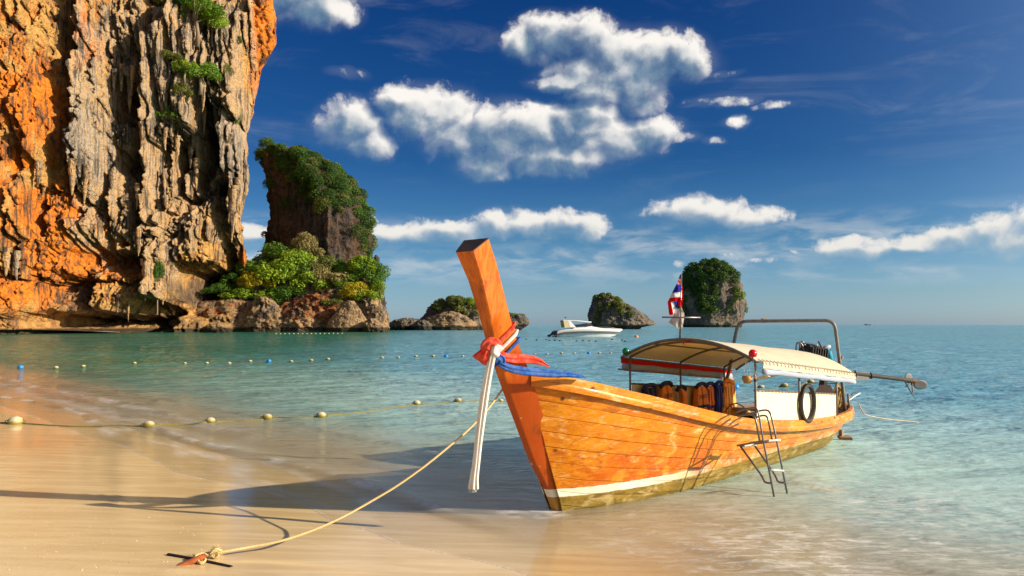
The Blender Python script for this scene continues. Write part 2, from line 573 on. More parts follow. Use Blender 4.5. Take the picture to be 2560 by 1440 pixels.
me = np_mesh('beach', np.stack([X, Y, Z], -1).reshape(-1, 3), grid_faces(*X.shape), True)
tag(link('beach', me, MAT_SAND), 'wet golden sand beach sloping gently into the sea', kind='structure')

# --- the sea: one sheet from the swash line to the horizon
def water_z(x, y):
    s, t = shore_s(x, y), shore_t(x, y)
    zs = sand_z(x, y)
    wob = fbm(t * 0.16, s * 0.05, 5.0, 3)
    wob2 = fbm(t * 0.55, s * 0.2, 6.0, 2)
    # open water: short chop lying across the view plus a slow swell
    amp = 0.004 + 0.052 * sst(s, 1.0, 14.0)
    ch = fbm(x * 0.42 + 0.1 * y, y * 1.15, 3.0, 4, gain=0.55)
    sw = fbm(t * 0.08, s * 0.22, 4.0, 2)
    z = amp * ch + 0.028 * sst(s, 2, 12) * sw
    dist = np.hypot(x, y)
    z = z * (1 - sst(dist, 60, 260) * 0.6)
    z = z - 0.012 * (1 - sst(s, 0.0, 3.0))
    # a low wave running up the beach, with a rounded lip, and another behind it
    for (s0, hgt, wid, tlo, thi, fade, ph) in ((1.15, 0.062, 0.20, -13.5, -1.4, 3.0, 0.0), (2.75, 0.055, 0.22, 2.2, 30.0, 1.6, 3.0),
                                          (3.6, 0.030, 0.35, -40.0, -3.0, 6.0, 9.0), (0.55, 0.040, 0.16, -44.0, -12.0, 4.0, 17.0), (2.1, 0.045, 0.22, -48.0, -9.0, 5.0, 23.0), (5.6, 0.035, 0.45, -1.5, 40.0, 3.0, 1.0), (1.9, 0.035, 0.30, 0.2, 6.5, 1.5, 13.0)):
        c = s0 + 0.45 * fbm(t * 0.14 + ph, ph, 7.0, 2) + 0.07 * fbm(t * 1.1, ph, 8.0, 2)
        d = s - c
        prof = np.where(d < 0, np.exp(-(d / (wid * 0.45)) ** 2), np.exp(-(d / (wid * 1.6)) ** 2))
        m_ = sst(t, tlo - fade * .5, tlo + fade * .5) * (1 - sst(t, thi - fade * .5, thi + fade * .5))
        z = z + hgt * prof * m_ * (0.75 + 0.5 * fbm(t * 0.8, ph, 2.0, 2))
    # swash: a thin sheet that follows the sand up to a scalloped edge
    edge = -0.22 + 0.42 * wob + 0.12 * wob2 + 0.30 * sst(t, -6.5, -3.0)
    film = 0.010 * sst(s - edge, 0.0, 0.9) + 0.0042 * sst(s - edge, -0.01, 0.035)
    lob = zs + film
    z = np.maximum(z, lob)
    z = np.where(s < edge - 0.005, zs - 0.03, z)
    return z, zs, edge

yr = np.concatenate([np.geomspace(3.6, 30, 430)[:-1], np.geomspace(30, 320, 290)[:-1], np.geomspace(320, 40000, 50)])
tn = np.tan(np.linspace(-0.98, 0.98, 600))
tn = np.sign(tn) * np.abs(tn)
Yw = np.repeat(yr[:, None], len(tn), 1)
Xw = Yw * tn[None, :]
Zw, Zs, Ed = water_z(Xw, Yw)
S = shore_s(Xw, Yw); T = shore_t(Xw, Yw)
depth = np.maximum(Zw - Zs, 0.0)
thin = depth
# foam: the swash rim, the lips of the little waves, scattered lace in the shallows
foam = 0.9 * np.exp(-((S - Ed - 0.012) / 0.022) ** 2) * (0.5 + 0.6 * sst(fbm(T * 1.4, S, 9.0, 2), -0.3, 0.5))
dzy = np.gradient(Zw, axis=0) / np.gradient(Yw, axis=0)
crest = S - (1.15 + 0.45 * fbm(T * 0.14, 0.0, 7.0, 2) + 0.07 * fbm(T * 1.1, 0.0, 8.0, 2))
cm_ = sst(T, -15, -12) * (1 - sst(T, -3.2, -1.0))
foam = np.maximum(foam, 0.75 * cm_ * np.exp(-((crest + 0.03) / 0.07) ** 2) * sst(fbm(T * 1.1, S * 2, 31.0, 3), -0.35, 0.5))
foam = np.maximum(foam, 0.45 * cm_ * np.exp(-((crest + 0.55) / 0.5) ** 2) * sst(fbm(T * 0.7, S * 2.6, 32.0, 3), -0.1, 0.6))
for (s0_, ph_, wd_, st_) in ((0.55, 17.0, 0.10, 0.75), (2.1, 23.0, 0.16, 0.6), (1.35, 29.0, 0.30, 0.4)):
    cr_ = S - (s0_ + 0.45 * fbm(T * 0.14 + ph_, ph_, 7.0, 2) + 0.07 * fbm(T * 1.1, ph_, 8.0, 2))
    foam = np.maximum(foam, st_ * (1 - sst(T, -14, -8)) * np.exp(-((cr_ + 0.06) / wd_) ** 2) * sst(fbm(T * 0.8, S * 2, 41.0 + ph_, 3), -0.4, 0.4))
# churned water round the forefoot of the boat
bx, by = Xw - 0.42, Yw - 9.12
foam = np.maximum(foam, 0.8 * np.exp(-((np.hypot(bx * 0.9 + 0.15, by * 1.5 + 0.1) - 0.20) / 0.17) ** 2) * sst(fbm(Xw * 3, Yw * 5, 2.0, 3), -0.5, 0.3))
foam_area = sst(S, 0.7, 1.8) * (1 - sst(S, 4.0, 8.5)) * sst(T, -1.6, 1.5)
_wl = fbm(T * 0.5, S * 1.6, 12.0, 4)
veil = foam_area * (0.42 + 0.58 * sst(_wl, -0.30, 0.4)) * 0.95
cb = sst(Xw + 0.10 * Yw, -18, 7)                                    # clear green bay under the cliff, milky shallows and painted sky reflection to the right
me = np_mesh('sea', np.stack([Xw, Yw, Zw], -1).reshape(-1, 3), grid_faces(*Xw.shape), True,
             {'depth': depth, 'foam': foam, 'veil': veil, 'milk_sheen': cb})

m, t = new_mat("sea_water")
pos = worldc(t)
dep = t.attr('depth'); fo = t.attr('foam'); ve = t.attr('veil'); mk = t.attr('milk_sheen')
dist = t.v('LENGTH', pos)
far = t.ss(dist, 20.0, 220.0)
near = t.ss(dist, 9.0, 30.0)
# ripples: stretched across the view, coarser with distance
p1 = t.v('MULTIPLY', pos, (0.55, 1.5, 1.0))
h1 = t.noise(p1, 3.4, 5.0, 0.62, 0.3)
h2 = t.noise(t.v('MULTIPLY', pos, (0.30, 0.75, 1.0)), 0.75, 5.0, 0.6, 0.2)
h3 = t.noise(t.v('MULTIPLY', pos, (0.10, 0.24, 1.0)), 0.5, 4.0, 0.6)
calm = t.ss(dep, 0.0, 0.35)
nb = bump(t, h1, t.mixf(calm, 0.20, t.mixf(near, 0.38, 0.7)), 0.13)
nb = bump(t, h2, t.m('MULTIPLY', calm, t.mixf(near, 0.45, 0.95)), 0.85, nb)
nb = bump(t, h3, t.m('MULTIPLY', far, 0.8), 2.6, nb)
fac = t.m('SUBTRACT', 1.0, t.m('EXPONENT', t.m('MULTIPLY', dep, -4.5)))
fac = t.m('MULTIPLY', fac, 0.97)
deepc = t.mix(mk, (0.006, 0.10, 0.050), (0.15, 0.345, 0.43))  # to the right the sky's reflection is put into the body colour
shal = t.mix(mk, (0.05, 0.165, 0.075), (0.46, 0.62, 0.57))
silt = t.mix(mk, (0.64, 0.47, 0.23), (0.70, 0.57, 0.38))
tone = t.noise(t.v('MULTIPLY', pos, (0.05, 0.12, 1)), 0.8, 4.0, 0.6)
bc = t.mix(t.ss(dep, 0.05, 0.30), silt, t.mix(t.ss(dep, 0.3, 1.6), shal, deepc))
bc = t.mix(t.ss(tone, 0.3, 0.7, 0.0, 0.35), bc, t.mix(0.5, bc, (0.10, 0.40, 0.40)))
dif = t.n('ShaderNodeBsdfDiffuse', {'Color': bc, 'Normal': nb})
tr = t.n('ShaderNodeBsdfTransparent', {'Color': t.mix(t.ss(dep, 0.0, 0.5), (0.98, 0.98, 0.96), (0.72, 0.90, 0.86))})
body = t.n('ShaderNodeMixShader', {0: fac, 1: tr, 2: dif}).outputs[0]
lace = t.noise(t.v('MULTIPLY', pos, (0.8, 2.0, 1.0)), 5.0, 6.0, 0.68, 0.8)
lace2 = t.vor(t.v('ADD', t.v('MULTIPLY', pos, (0.6, 1.5, 1.0)), t.v('SCALE', t.noise(pos, 2.0, 3.0, 0.5, out=1))), 3.2, 'DISTANCE_TO_EDGE')
vfo = t.m('MULTIPLY', ve, t.ss(lace, 0.40, 0.72))
vfo = t.m('MAXIMUM', vfo, t.m('MULTIPLY', t.m('MULTIPLY', ve, 0.9), t.m('MULTIPLY', t.ss(lace2, 0.0, 0.10, 1.0, 0.0), t.ss(lace, 0.40, 0.6))))
ffo = t.m('MULTIPLY', fo, t.ss(lace, 0.30, 0.60, 0.25, 1.0))
allf = t.m('MAXIMUM', vfo, ffo, clamp=True)
wh = t.n('ShaderNodeBsdfDiffuse', {'Color': (0.82, 0.79, 0.74)})
body = t.n('ShaderNodeMixShader', {0: t.m('MULTIPLY', allf, 0.8), 1: body, 2: wh}).outputs[0]
gl = t.n('ShaderNodeBsdfGlossy', {'Color': (1, 1, 1), 'Roughness': t.mixf(far, 0.02, 0.08), 'Normal': nb})
fr = t.n('ShaderNodeFresnel', {'IOR': 1.33, 'Normal': nb}).outputs[0]
fr = t.m('MULTIPLY', fr, t.m('SUBTRACT', 1.0, t.m('MULTIPLY', allf, 0.8)))
fr = t.m('MULTIPLY', fr, t.m('MULTIPLY', t.mixf(near, 0.52, 0.97), t.ss(dep, 0.0, 0.10, 0.30, 1.0)))          # the polarising filter takes part of the glare
fr = t.m('MINIMUM', fr, 0.90)
sh = t.n('ShaderNodeMixShader', {0: fr, 1: body, 2: gl}).outputs[0]
finish(t, sh)
MAT_SEA = m
tag(link('sea', me, MAT_SEA), 'turquoise sea running from the swash line to the horizon', kind='structure')
# ---------------------------------------------------------------- limestone
def rock_mat(name, cream, orange, grey, dark, scale=0.1, tide=True, streaks=1.0, bstr=0.9, tide_h=1.6, tide_c=0.45):
    """weathered limestone: mottled cream and ochre, grey drip stone ('grey' and 'ochre' are stored on the mesh), black water streaks"""
    m, t = new_mat(name)
    pos = worldc(t)
    p = t.v('SCALE', pos); p.node.inputs['Scale'].default_value = scale
    gy, oc, sn, dr = t.attr('grey'), t.attr('ochre'), t.attr('stain_shade'), t.attr('drip')
    n1 = t.noise(p, 1.6, 8.0, 0.62, 0.5)
    n2 = t.noise(p, 6.0, 7.0, 0.66, 0.3)
    n3 = t.noise(p, 22.0, 5.0, 0.7)
    ps = t.v('MULTIPLY', p, (1.0, 1.0, 0.09))
    st = t.noise(ps, 9.0, 6.0, 0.62, 0.2)
    st2 = t.noise(ps, 28.0, 4.0, 0.6)
    lo = tuple(c * 0.58 for c in cream)
    c = t.mix(t.ss(n2, 0.34, 0.66), lo, cream)
    c = t.mix(t.ss(n3, 0.55, 0.75, 0, 0.5), c, tuple(min(1, x * 1.35) for x in cream))
    ofac = t.ss(t.m('ADD', oc, t.m('MULTIPLY', t.m('SUBTRACT', n1, 0.5), 1.5)), 0.32, 0.72)
    och = t.mix(t.ss(n2, 0.36, 0.62), tuple(x * 0.62 for x in orange), orange)
    och = t.mix(t.ss(st, 0.52, 0.7, 0, 0.5), och, cream)
    c = t.mix(ofac, c, och)
    gfac = t.ss(t.m('ADD', gy, t.m('MULTIPLY', t.m('SUBTRACT', st, 0.5), 1.9)), 0.34, 0.74)
    gry = t.mix(t.ss(st2, 0.36, 0.64), tuple(x * 0.52 for x in grey), tuple(min(1, x * 1.4) for x in grey))
    c = t.mix(gfac, c, gry)
    c = t.mix(t.m('MULTIPLY', dr, t.ss(st2, 0.36, 0.58, 0.0, 0.85)), c, tuple(min(1, 0.22 * a + 0.78 * b_) for a, b_ in zip(cream, (0.37, 0.32, 0.255))))
    dfac = t.m('MULTIPLY', t.ss(t.m('ADD', t.m('MULTIPLY', st, 0.6), t.m('MULTIPLY', n1, 0.5)), 0.53, 0.66), 0.95 * streaks, clamp=True)
    c = t.mix(dfac, c, dark)
    c = t.mix(t.ss(t.noise(p, 3.3, 7.0, 0.7, 0.4), 0.53, 0.68, 0, 0.7 * streaks), c, tuple(x * 1.9 for x in dark))
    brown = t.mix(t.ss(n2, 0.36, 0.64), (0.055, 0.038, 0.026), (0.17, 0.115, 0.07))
    c = t.mix(t.ss(t.m('ADD', sn, t.m('MULTIPLY', t.m('SUBTRACT', n1, 0.5), 1.2)), 0.30, 0.75, 0.0, 0.92), c, brown)  # brown rock and painted cave shade
    pits = t.vor(t.v('MULTIPLY_ADD', t.noise(p, 8.0, 2.0, 0.5, out=1), (0.05, 0.05, 0.05), p), 14.0, 'F1', 2.0, 0.6)
    if tide:
        pz = t.sep(pos)[2]
        zz = t.m('ADD', pz, t.m('MULTIPLY', t.m('SUBTRACT', n1, 0.5), 1.3))
        c = t.mix(t.ss(zz, tide_h * 1.1, tide_h * 2.2, tide_c, 0.0), c, tuple(min(1, x * 1.15) for x in cream))
        c = t.mix(t.ss(zz, tide_h * 0.55, tide_h * 0.85, 0.92, 0.0), c, (0.035, 0.028, 0.018))
    b = t.n('ShaderNodeBsdfPrincipled', {'Base Color': c, 'Roughness': 0.85, 'Specular IOR Level': 0.25})
    h = t.m('ADD', t.m('MULTIPLY', n2, 0.8), t.m('MULTIPLY', n3, 0.45))
    h = t.m('ADD', h, t.m('MULTIPLY', t.ss(pits, 0.0, 0.45), 0.5))
    h = t.m('ADD', h, t.m('MULTIPLY', st2, 0.35))
    t.put(b, 'Normal', bump(t, h, bstr, 0.10 / scale))
    finish(t, b)
    return m

MAT_CLIFF = rock_mat('cliff_limestone', (0.62, 0.335, 0.095), (0.80, 0.225, 0.016), (0.235, 0.21, 0.18), (0.045, 0.035, 0.028), 0.1, streaks=0.95, tide_c=0.1)
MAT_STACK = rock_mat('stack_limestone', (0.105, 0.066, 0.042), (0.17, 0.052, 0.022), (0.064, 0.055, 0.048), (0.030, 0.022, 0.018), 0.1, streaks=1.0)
MAT_SHORE = rock_mat('shore_limestone', (0.42, 0.27, 0.135), (0.42, 0.13, 0.035), (0.20, 0.165, 0.135), (0.04, 0.03, 0.024), 0.16, streaks=1.0, tide_h=2.0)
MAT_FAR = rock_mat('far_limestone', (0.23, 0.18, 0.125), (0.36, 0.19, 0.085), (0.11, 0.102, 0.095), (0.045, 0.042, 0.040), 0.07, streaks=0.7, tide_h=2.6)

# ---- the great cliff on the left
nF, nW, nB = 430, 18, 26
rows = np.linspace(-380, 838, 500)
xr_pts = [(-400, 640), (0, 683), (30, 690), (70, 692), (100, 688), (130, 672), (160, 653), (200, 644), (250, 634), (300, 626), (330, 620),
          (400, 622), (440, 626), (470, 622), (500, 612), (540, 604), (590, 599), (660, 600), (720, 592), (840, 590)]
xr = np.interp(rows, [p[0] for p in xr_pts], [p[1] for p in xr_pts]) + 2.5 * fbm(rows * 0.05, 3.3, 0, 3)
RAD = 46.0
u = np.linspace(0, 1, nF)
PXf = -520 + (xr[:, None] - RAD + 520) * u[None, :]
PYf = np.repeat(rows[:, None], nF, 1)
ph = np.linspace(0, math.pi / 2, nW + 1)[1:]
PXw = xr[:, None] - RAD * (1 - np.sin(ph))[None, :]
bk = np.linspace(0, 1, nB + 1)[1:]
PX = np.concatenate([PXf, PXw, np.repeat(xr[:, None], nB, 1)], 1)
PY = np.repeat(rows[:, None], PX.shape[1], 1)
back = np.concatenate([np.zeros(nF), RAD * 0.1 * (1 - np.cos(ph)), RAD * 0.1 + 55 * bk ** 1.5])
Y0 = 176 + np.clip(np.concatenate([PXf, PXw, np.repeat(xr[:, None], nB, 1)], 1), -520, 640) * (60 / 640.0)
D = np.zeros_like(PX)
def blob(cx, cy, rx, ry, d, p=2.0):
    global D
    q = ((PX - cx) / rx) ** 2 + ((PY - cy) / ry) ** 2
    D = D + d * np.exp(-q ** (p / 2))
wx = 9 * fbm(PX / 60, PY / 60, 1.0, 3); wy = 12 * fbm(PX / 70, PY / 70, 2.0, 3)
_PX, _PY = PX, PY
PX, PY = PX + wx, PY + wy                      # crooked outlines for the hollows and bulges
for f in [(60, 80, 88, 115, 7.5, 6), (100, 305, 50, 115, 7, 6), (236, 210, 36, 280, 9, 6), (232, 430, 38, 100, 6, 4), (312, 315, 30, 62, 5, 4), (392, 590, 28, 190, 8, 6), (385, 740, 52, 40, 5, 4),
          (500, 160, 120, 165, 8, 8), (590, 400, 38, 200, 8, 6), (650, 90, 62, 140, 4, 4), (300, 570, 105, 80, 4, 4), (276, 735, 70, 52, 9, 6), (30, 745, 52, 52, 8, 6),
          (150, 560, 66, 95, 5, 4), (485, 590, 70, 90, 7, 6), (30, 250, 60, 90, 4, 3), (20, 500, 26, 150, 5, 4), (75, 520, 18, 130, 5, 4), (388, 300, 13, 210, 6, 4), (420, 470, 20, 120, 5, 4),
          (130, 740, 60, 40, 4, 4), (450, 640, 60, 40, 4, 4), (290, 480, 16, 60, 5, 4), (230, 560, 40, 40, 4, 3)]:
    blob(*f)
for f in [(182, 110, 30, 170, -13, 8), (184, 330, 24, 150, -12, 6), (300, 245, 24, 62, -17, 8), (344, 285, 20, 78, -20, 8), (396, 490, 16, 80, -14, 6), (520, 318, 22, 98, -20, 8), (555, 345, 11, 70, -12, 6),
          (446, 430, 13, 62, -15, 6), (110, 545, 16, 46, -15, 6), (50, 600, 12, 80, -8, 4), (545, 625, 20, 46, -16, 6), (510, 712, 76, 52, -30, 8), (470, 765, 80, 30, -16, 6), (225, 806, 190, 26, -16, 8), (350, 782, 66, 30, -14, 6), (110, 800, 40, 24, -10, 6), (160, 725, 70, 40, -8, 5),
          (207, 765, 17, 40, -14, 6), (350, 540, 20, 36, -13, 6), (268, 500, 16, 36, -9, 4), (330, 420, 15, 60, -12, 4), (48, 75, 9, 16, -9, 6), (69, 88, 8, 15, -9, 6), (12, 98, 12, 14, -9, 6), (56, 115, 11, 10, -9, 6),
          (66, 312, 8, 22, -9, 6), (26, 308, 8, 9, -6, 4), (385, 75, 12, 32, -8, 4), (415, 70, 11, 26, -7, 4), (500, 430, 20, 40, -13, 6), (560, 470, 16, 34, -10, 6), (470, 510, 20, 26, -9, 4), (230, 640, 80, 18, -7, 4), (300, 655, 50, 22, -7, 4), (310, 410, 22, 22, -8, 5),
          (205, 545, 12, 18, -8, 5), (305, 605, 12, 16, -8, 5), (590, 700, 30, 90, -10, 6), (30, 175, 10, 12, -5, 4), (110, 40, 10, 16, -5, 4), (130, 130, 8, 14, -4, 4), (20, 30, 16, 14, -5, 4)]:
    blob(*f)
PX, PY = _PX, _PY
zoneS = sst(PX, 170, 215) * sst(PY, 40, 160) * (1 - sst(PY, 660, 760))         # where drip stone hangs
zoneC = sst(PX, 370, 400) * (1 - sst(PX, 600, 640)) * (1 - sst(PY, 330, 420))  # fluted curtain
D = D - 5.5 * zoneS * (1 - zoneC)
grey = 0.50 * zoneC + 0.04 * zoneS
# drip stone: hundreds of tapering drapes merged into the face
rs = np.random.RandomState(5)
G = np.zeros_like(D); GG = np.zeros_like(D)
drapes = [(222, 505, 15, 60, 6), (255, 512, 9, 330, 6), (238, 480, 14, 180, 6), (243, 470, 20, 300, 6), (216, 455, 10, 250, 5), (283, 210, 7, 60, 5), (300, 205, 5, 120, 4), (312, 240, 5, 150, 5), (320, 278, 5, 160, 5), (330, 225, 6, 130, 4), (347, 262, 5, 150, 4),
          (363, 238, 6, 120, 5), (380, 560, 10, 120, 6), (373, 640, 8, 330, 5), (395, 750, 22, 360, 6), (370, 720, 14, 560, 5), (418, 760, 14, 600, 5), (405, 640, 9, 420, 5), (440, 570, 6, 410, 4), (460, 560, 8, 380, 5), (486, 470, 10, 250, 6), (505, 330, 6, 240, 5),
          (540, 310, 5, 230, 5), (570, 520, 11, 250, 6), (590, 560, 12, 240, 6), (605, 535, 10, 220, 6), (618, 480, 8, 230, 5), (580, 600, 8, 420, 5), (598, 420, 9, 180, 5), (555, 420, 8, 270, 5), (65, 700, 9, 430, 5), (38, 690, 12, 520, 5), (20, 680, 12, 420, 5), (85, 600, 9, 440, 4),
          (120, 470, 11, 320, 4), (290, 485, 14, 420, 4), (350, 520, 8, 420, 4), (205, 430, 9, 210, 4)]
for i in range(420):
    x = rs.uniform(195, 640); yt = rs.uniform(0, 560)
    L = rs.uniform(40, 190); w = rs.uniform(2.8, 8.5)
    drapes.append((x, min(yt + L, 745 if x < 450 else 640), w, yt, rs.uniform(1.2, 4.2)))
for i in range(26):
    x = rs.uniform(-500, 190); yt = rs.uniform(-200, 600); L = rs.uniform(40, 160)
    drapes.append((x, yt + L, rs.uniform(4, 11), yt, rs.uniform(0.8, 2.6)))
for i in range(120):
    x = rs.uniform(-480, 690); yt = rs.uniform(-400, 40); L = rs.uniform(60, 200)
    drapes.append((x, yt + L, rs.uniform(4, 11), yt, rs.uniform(1, 3)))
for (cx_, yb, w, yt, h) in drapes:
    r0, r1 = np.searchsorted(rows, [yt - 30, yb])
    if r1 <= r0: continue
    py = PY[r0:r1]; px = PX[r0:r1]
    k = np.clip((yb - py) / (yb - yt), 0, 1.3)
    cxw = cx_ + 3.0 * np.sin(py / 37.0 + cx_) * 0.6
    ww = np.maximum(w * (0.22 + 0.95 * np.minimum(k, 1) ** 0.65), 0.5) * (1 + 0.22 * np.sin(py / 9.0 + cx_ * 3))
    q = 1 - ((px - cxw) / ww) ** 2
    a = h * np.sqrt(np.maximum(q, 0)) * sst(py, yt - 30, yt + 0.35 * (yb - yt)) * (0.55 + 0.45 * np.minimum(k * 3, 1))
    G[r0:r1] = np.maximum(G[r0:r1], 1.45 * a)
    GG[r0:r1] = np.maximum(GG[r0:r1], (q > 0) * (0.12 + 0.40 * ((cx_ * 7.3) % 1)))
D = D + G
grey = np.maximum(grey, GG * sst(PX, 150, 230)) * (1 - 0.65 * sst(PY, 430, 560)) + 0.42 * np.exp(-(((PX - 232) / 30) ** 2 + ((PY - 400) / 110) ** 2)) + 0.28 * np.exp(-(((PX - 590) / 40) ** 2 + ((PY - 430) / 120) ** 2))
# eaves: ragged lower edges of the drip stone with hollows behind and below them
def eave(pts_, d_, L_, jag, seed):
    global D
    xs_ = [q[0] for q in pts_]; ys_ = [q[1] for q in pts_]
    win = sst(PX, xs_[0], xs_[0] + 8) * (1 - sst(PX, xs_[-1] - 8, xs_[-1]))
    te = np.maximum(0, ridged(PX / 11.0, seed, 2.0, 2) - 0.25)
    ye = np.interp(PX, xs_, ys_) + jag * te ** 1.3 + 5 * perlin(PX / 23.0, seed, 1.0)
    q = PY - ye
    D = D - d_ * win * sst(q, 0, 3.5) * np.exp(-np.maximum(q, 0) / L_)
eave([(384, 318), (440, 330), (490, 300), (530, 235), (575, 245), (622, 300)], 13, 60, 34, 1.0)
eave([(196, 440), (228, 480), (262, 500)], 11, 34, 22, 2.0)
eave([(268, 176), (330, 195), (376, 205)], 10, 60, 40, 3.0)
eave([(345, 545), (400, 570), (470, 545)], 8, 30, 26, 4.0)
eave([(556, 545), (590, 560), (630, 520)], 10, 50, 26, 5.0)
eave([(0, 660), (50, 680), (98, 668)], 8, 26, 18, 6.0)
eave([(100, 470), (150, 455), (195, 470)], 7, 26, 18, 7.0)
eave([(425, 470), (480, 455), (560, 425)], 9, 36, 30, 8.0)
eave([(80, 690), (200, 672), (330, 690), (420, 745)], 11, 50, 16, 9.0)
eave([(440, 650), (520, 640), (570, 590)], 10, 60, 18, 10.0)
eave([(60, 775), (220, 778), (330, 790), (430, 770)], 13, 60, 12, 11.0)
_re = np.random.RandomState(77)
for i in range(44):
    x0_ = _re.uniform(-480, 600) if i % 3 == 0 else _re.uniform(190, 600); w_ = _re.uniform(22, 70); y0_ = _re.uniform(-300, 700) if i % 3 == 0 else _re.uniform(120, 720)
    eave([(x0_, y0_), (x0_ + w_ / 2, y0_ + _re.uniform(-12, 14)), (x0_ + w_, y0_ + _re.uniform(-20, 20))], _re.uniform(2.5, 6.5), _re.uniform(10, 32), _re.uniform(8, 26), 20.0 + i)
# fluting, lumps and pitting
fl = ridged(PX / 13.0, PY / 150.0, 3.0, 3)
D = D + (0.9 * zoneC + 0.35 * zoneS + 0.18) * fl * 0.9
lump = fbm(PX / 75, PY / 75, 5.0, 3)
def billow(sc, seed, n=3):
    return ridged(PX / sc, PY / (sc * 1.12), seed, n) * -1.0
soft = 1 - 0.65 * zoneC
D = D + 2.2 * lump + soft * (1.5 * billow(42, 6.0) + 0.8 * billow(17, 11.0, 2) + 0.7 * fbm(PX / 11, PY / 12, 7.0, 3)) + 0.22 * fbm(PX / 4.5, PY / 6, 8.0, 2)
pit = fbm(PX / 15, PY / 17, 21.0, 2)
D = D - soft * 3.0 * sst(pit, 0.42, 0.75)
# horizontal bands of collapse under the great overhang
D = D + 1.3 * fbm(PX / 120, PY / 14, 9.0, 3) * sst(PY, 590, 660)
fr = np.concatenate([np.ones(nF), np.cos(ph) * 0.75 + 0.25, np.full(nB, 0.25)])
D = D * fr[None, :]
ochre = np.zeros_like(D)
for (cx_, cy_, rx_, ry_, w_) in [(20, 240, 90, 120, .35), (105, 300, 55, 120, .75), (240, 110, 30, 95, .75), (662, 100, 44, 170, .85), (640, 230, 22, 110, .9), (40, 480, 60, 140, .40), (150, 520, 90, 80, .55), (210, 655, 150, 42, .65),
                               (260, 520, 60, 60, .3), (40, 720, 70, 40, .5), (410, 90, 22, 34, .6), (585, 640, 20, 60, .45), (70, 60, 60, 40, .3), (365, 390, 20, 70, .45), (60, 400, 60, 60, .5), (455, 560, 60, 60, .2)]:
    ochre = np.maximum(ochre, w_ * np.exp(-(((PX - cx_) / rx_) ** 2 + ((PY - cy_) / ry_) ** 2)))
ochre = ochre + 0.20 + 0.13 * (1 - sst(PX, 150, 330)) + 0.14 * sst(PY, 430, 520) - 0.22 * zoneC - 0.22 * (G > 0.4)
stain_shade = np.zeros_like(D)  # brown rock stains, plus shade painted into the lower right cave and undercut base
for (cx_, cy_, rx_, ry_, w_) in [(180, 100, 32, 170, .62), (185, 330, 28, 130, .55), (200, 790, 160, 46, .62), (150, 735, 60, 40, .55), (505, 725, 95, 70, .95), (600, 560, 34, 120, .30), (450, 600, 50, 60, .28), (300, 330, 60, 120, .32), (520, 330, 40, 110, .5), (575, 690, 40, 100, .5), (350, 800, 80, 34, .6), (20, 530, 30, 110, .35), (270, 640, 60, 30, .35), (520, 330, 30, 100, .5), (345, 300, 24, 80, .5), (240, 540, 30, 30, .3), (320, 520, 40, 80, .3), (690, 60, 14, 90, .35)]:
    stain_shade = np.maximum(stain_shade, 0.55 * sst(PY, 765, 800))
    stain_shade = np.maximum(stain_shade, w_ * np.exp(-(((PX - cx_) / rx_) ** 2 + ((PY - cy_) / ry_) ** 2) ** 2))
grey = grey + 0.35 * np.exp(-(((PX - 180) / 40) ** 2 + ((PY - 110) / 150) ** 2)) + 0.3 * np.exp(-(((PX - 270) / 90) ** 2 + ((PY - 760) / 50) ** 2)) - 0.7 * sst(PX, xr[:, None] - 62, xr[:, None] - 40) * (1 - sst(PY, 260, 330))
Yc = Y0 - 0.985 * D + back[None, :]
c_, s_ = math.cos(PITCH), math.sin(PITCH)
dxn = (PX - 1280) / FPX; dzn = (720 - PY) / FPX
ddy = c_ - dzn * s_; ddz = s_ + dzn * c_
Yplane = Y0 + back[None, :]                     # positions on the undisplaced wall, then pushed out along its own direction
VX = dxn / ddy * Yplane + 0.10 * D - 0.22 * np.maximum(back - RAD * 0.1, 0)[None, :]; VZ = CAM_H + ddz / ddy * Y0
V = np.stack([VX, Yc, VZ], -1).reshape(-1, 3)
me = np_mesh('limestone_cliff', V, grid_faces(*PX.shape)[:, ::-1], True, {'grey': grey, 'ochre': ochre, 'stain_shade': stain_shade, 'drip': np.clip(G / 3.0, 0, 1) * sst(PX, 150, 230)})
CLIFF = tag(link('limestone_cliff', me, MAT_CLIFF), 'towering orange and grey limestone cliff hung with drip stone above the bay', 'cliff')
CLIFF_D, CLIFF_Y, CLIFF_PX, CLIFF_ROWS = D, Yc, PX, rows

def cliff_point(px, py):
    """point of the finished cliff face nearest to a place on it"""
    r_ = int(np.argmin(np.abs(rows - py)))
    c2 = int(np.argmin(np.abs(PX[r_, :nF + nW] + 0 - px)))
    k = r_ * PX.shape[1] + c2
    return Vector(V[k])

# free-hanging stalactites along the lips of the caves: parts of the cliff
def stalactite_mesh(seed, mat):
    rs_ = np.random.RandomState(seed)
    n, sg = 16, 9
    tt = np.linspace(0, 1, n); an = np.linspace(0, 2 * math.pi, sg, endpoint=False)
    rad = (1 - tt) ** 0.62 * (1 + 0.16 * np.sin(tt * 21 + seed) + 0.10 * np.sin(tt * 47 + 2 * seed)) + 0.03
    ox = 0.35 * np.sin(tt * 3 + seed) * tt; oy = 0.3 * np.cos(tt * 4 + seed) * tt
    r2 = rad[:, None] * (1 + 0.22 * fbm(np.cos(an)[None, :] * 1.3 + seed, tt[:, None] * 3, np.sin(an)[None, :] * 1.3, 2))
    Vx = ox[:, None] + r2 * np.cos(an)[None, :]; Vy = oy[:, None] + r2 * np.sin(an)[None, :]
    Vz = np.repeat(-tt[:, None], sg, 1)
    me_ = np_mesh('stalactite', np.stack([Vx, Vy, Vz], -1).reshape(-1, 3), grid_faces(n, sg, True), True,
                  {'grey': np.full(n * sg, 0.30 + 0.25 * rs_.rand()), 'ochre': np.full(n * sg, 0.1), 'drip': np.full(n * sg, 0.8)})
    me_.materials.append(mat)
    return me_
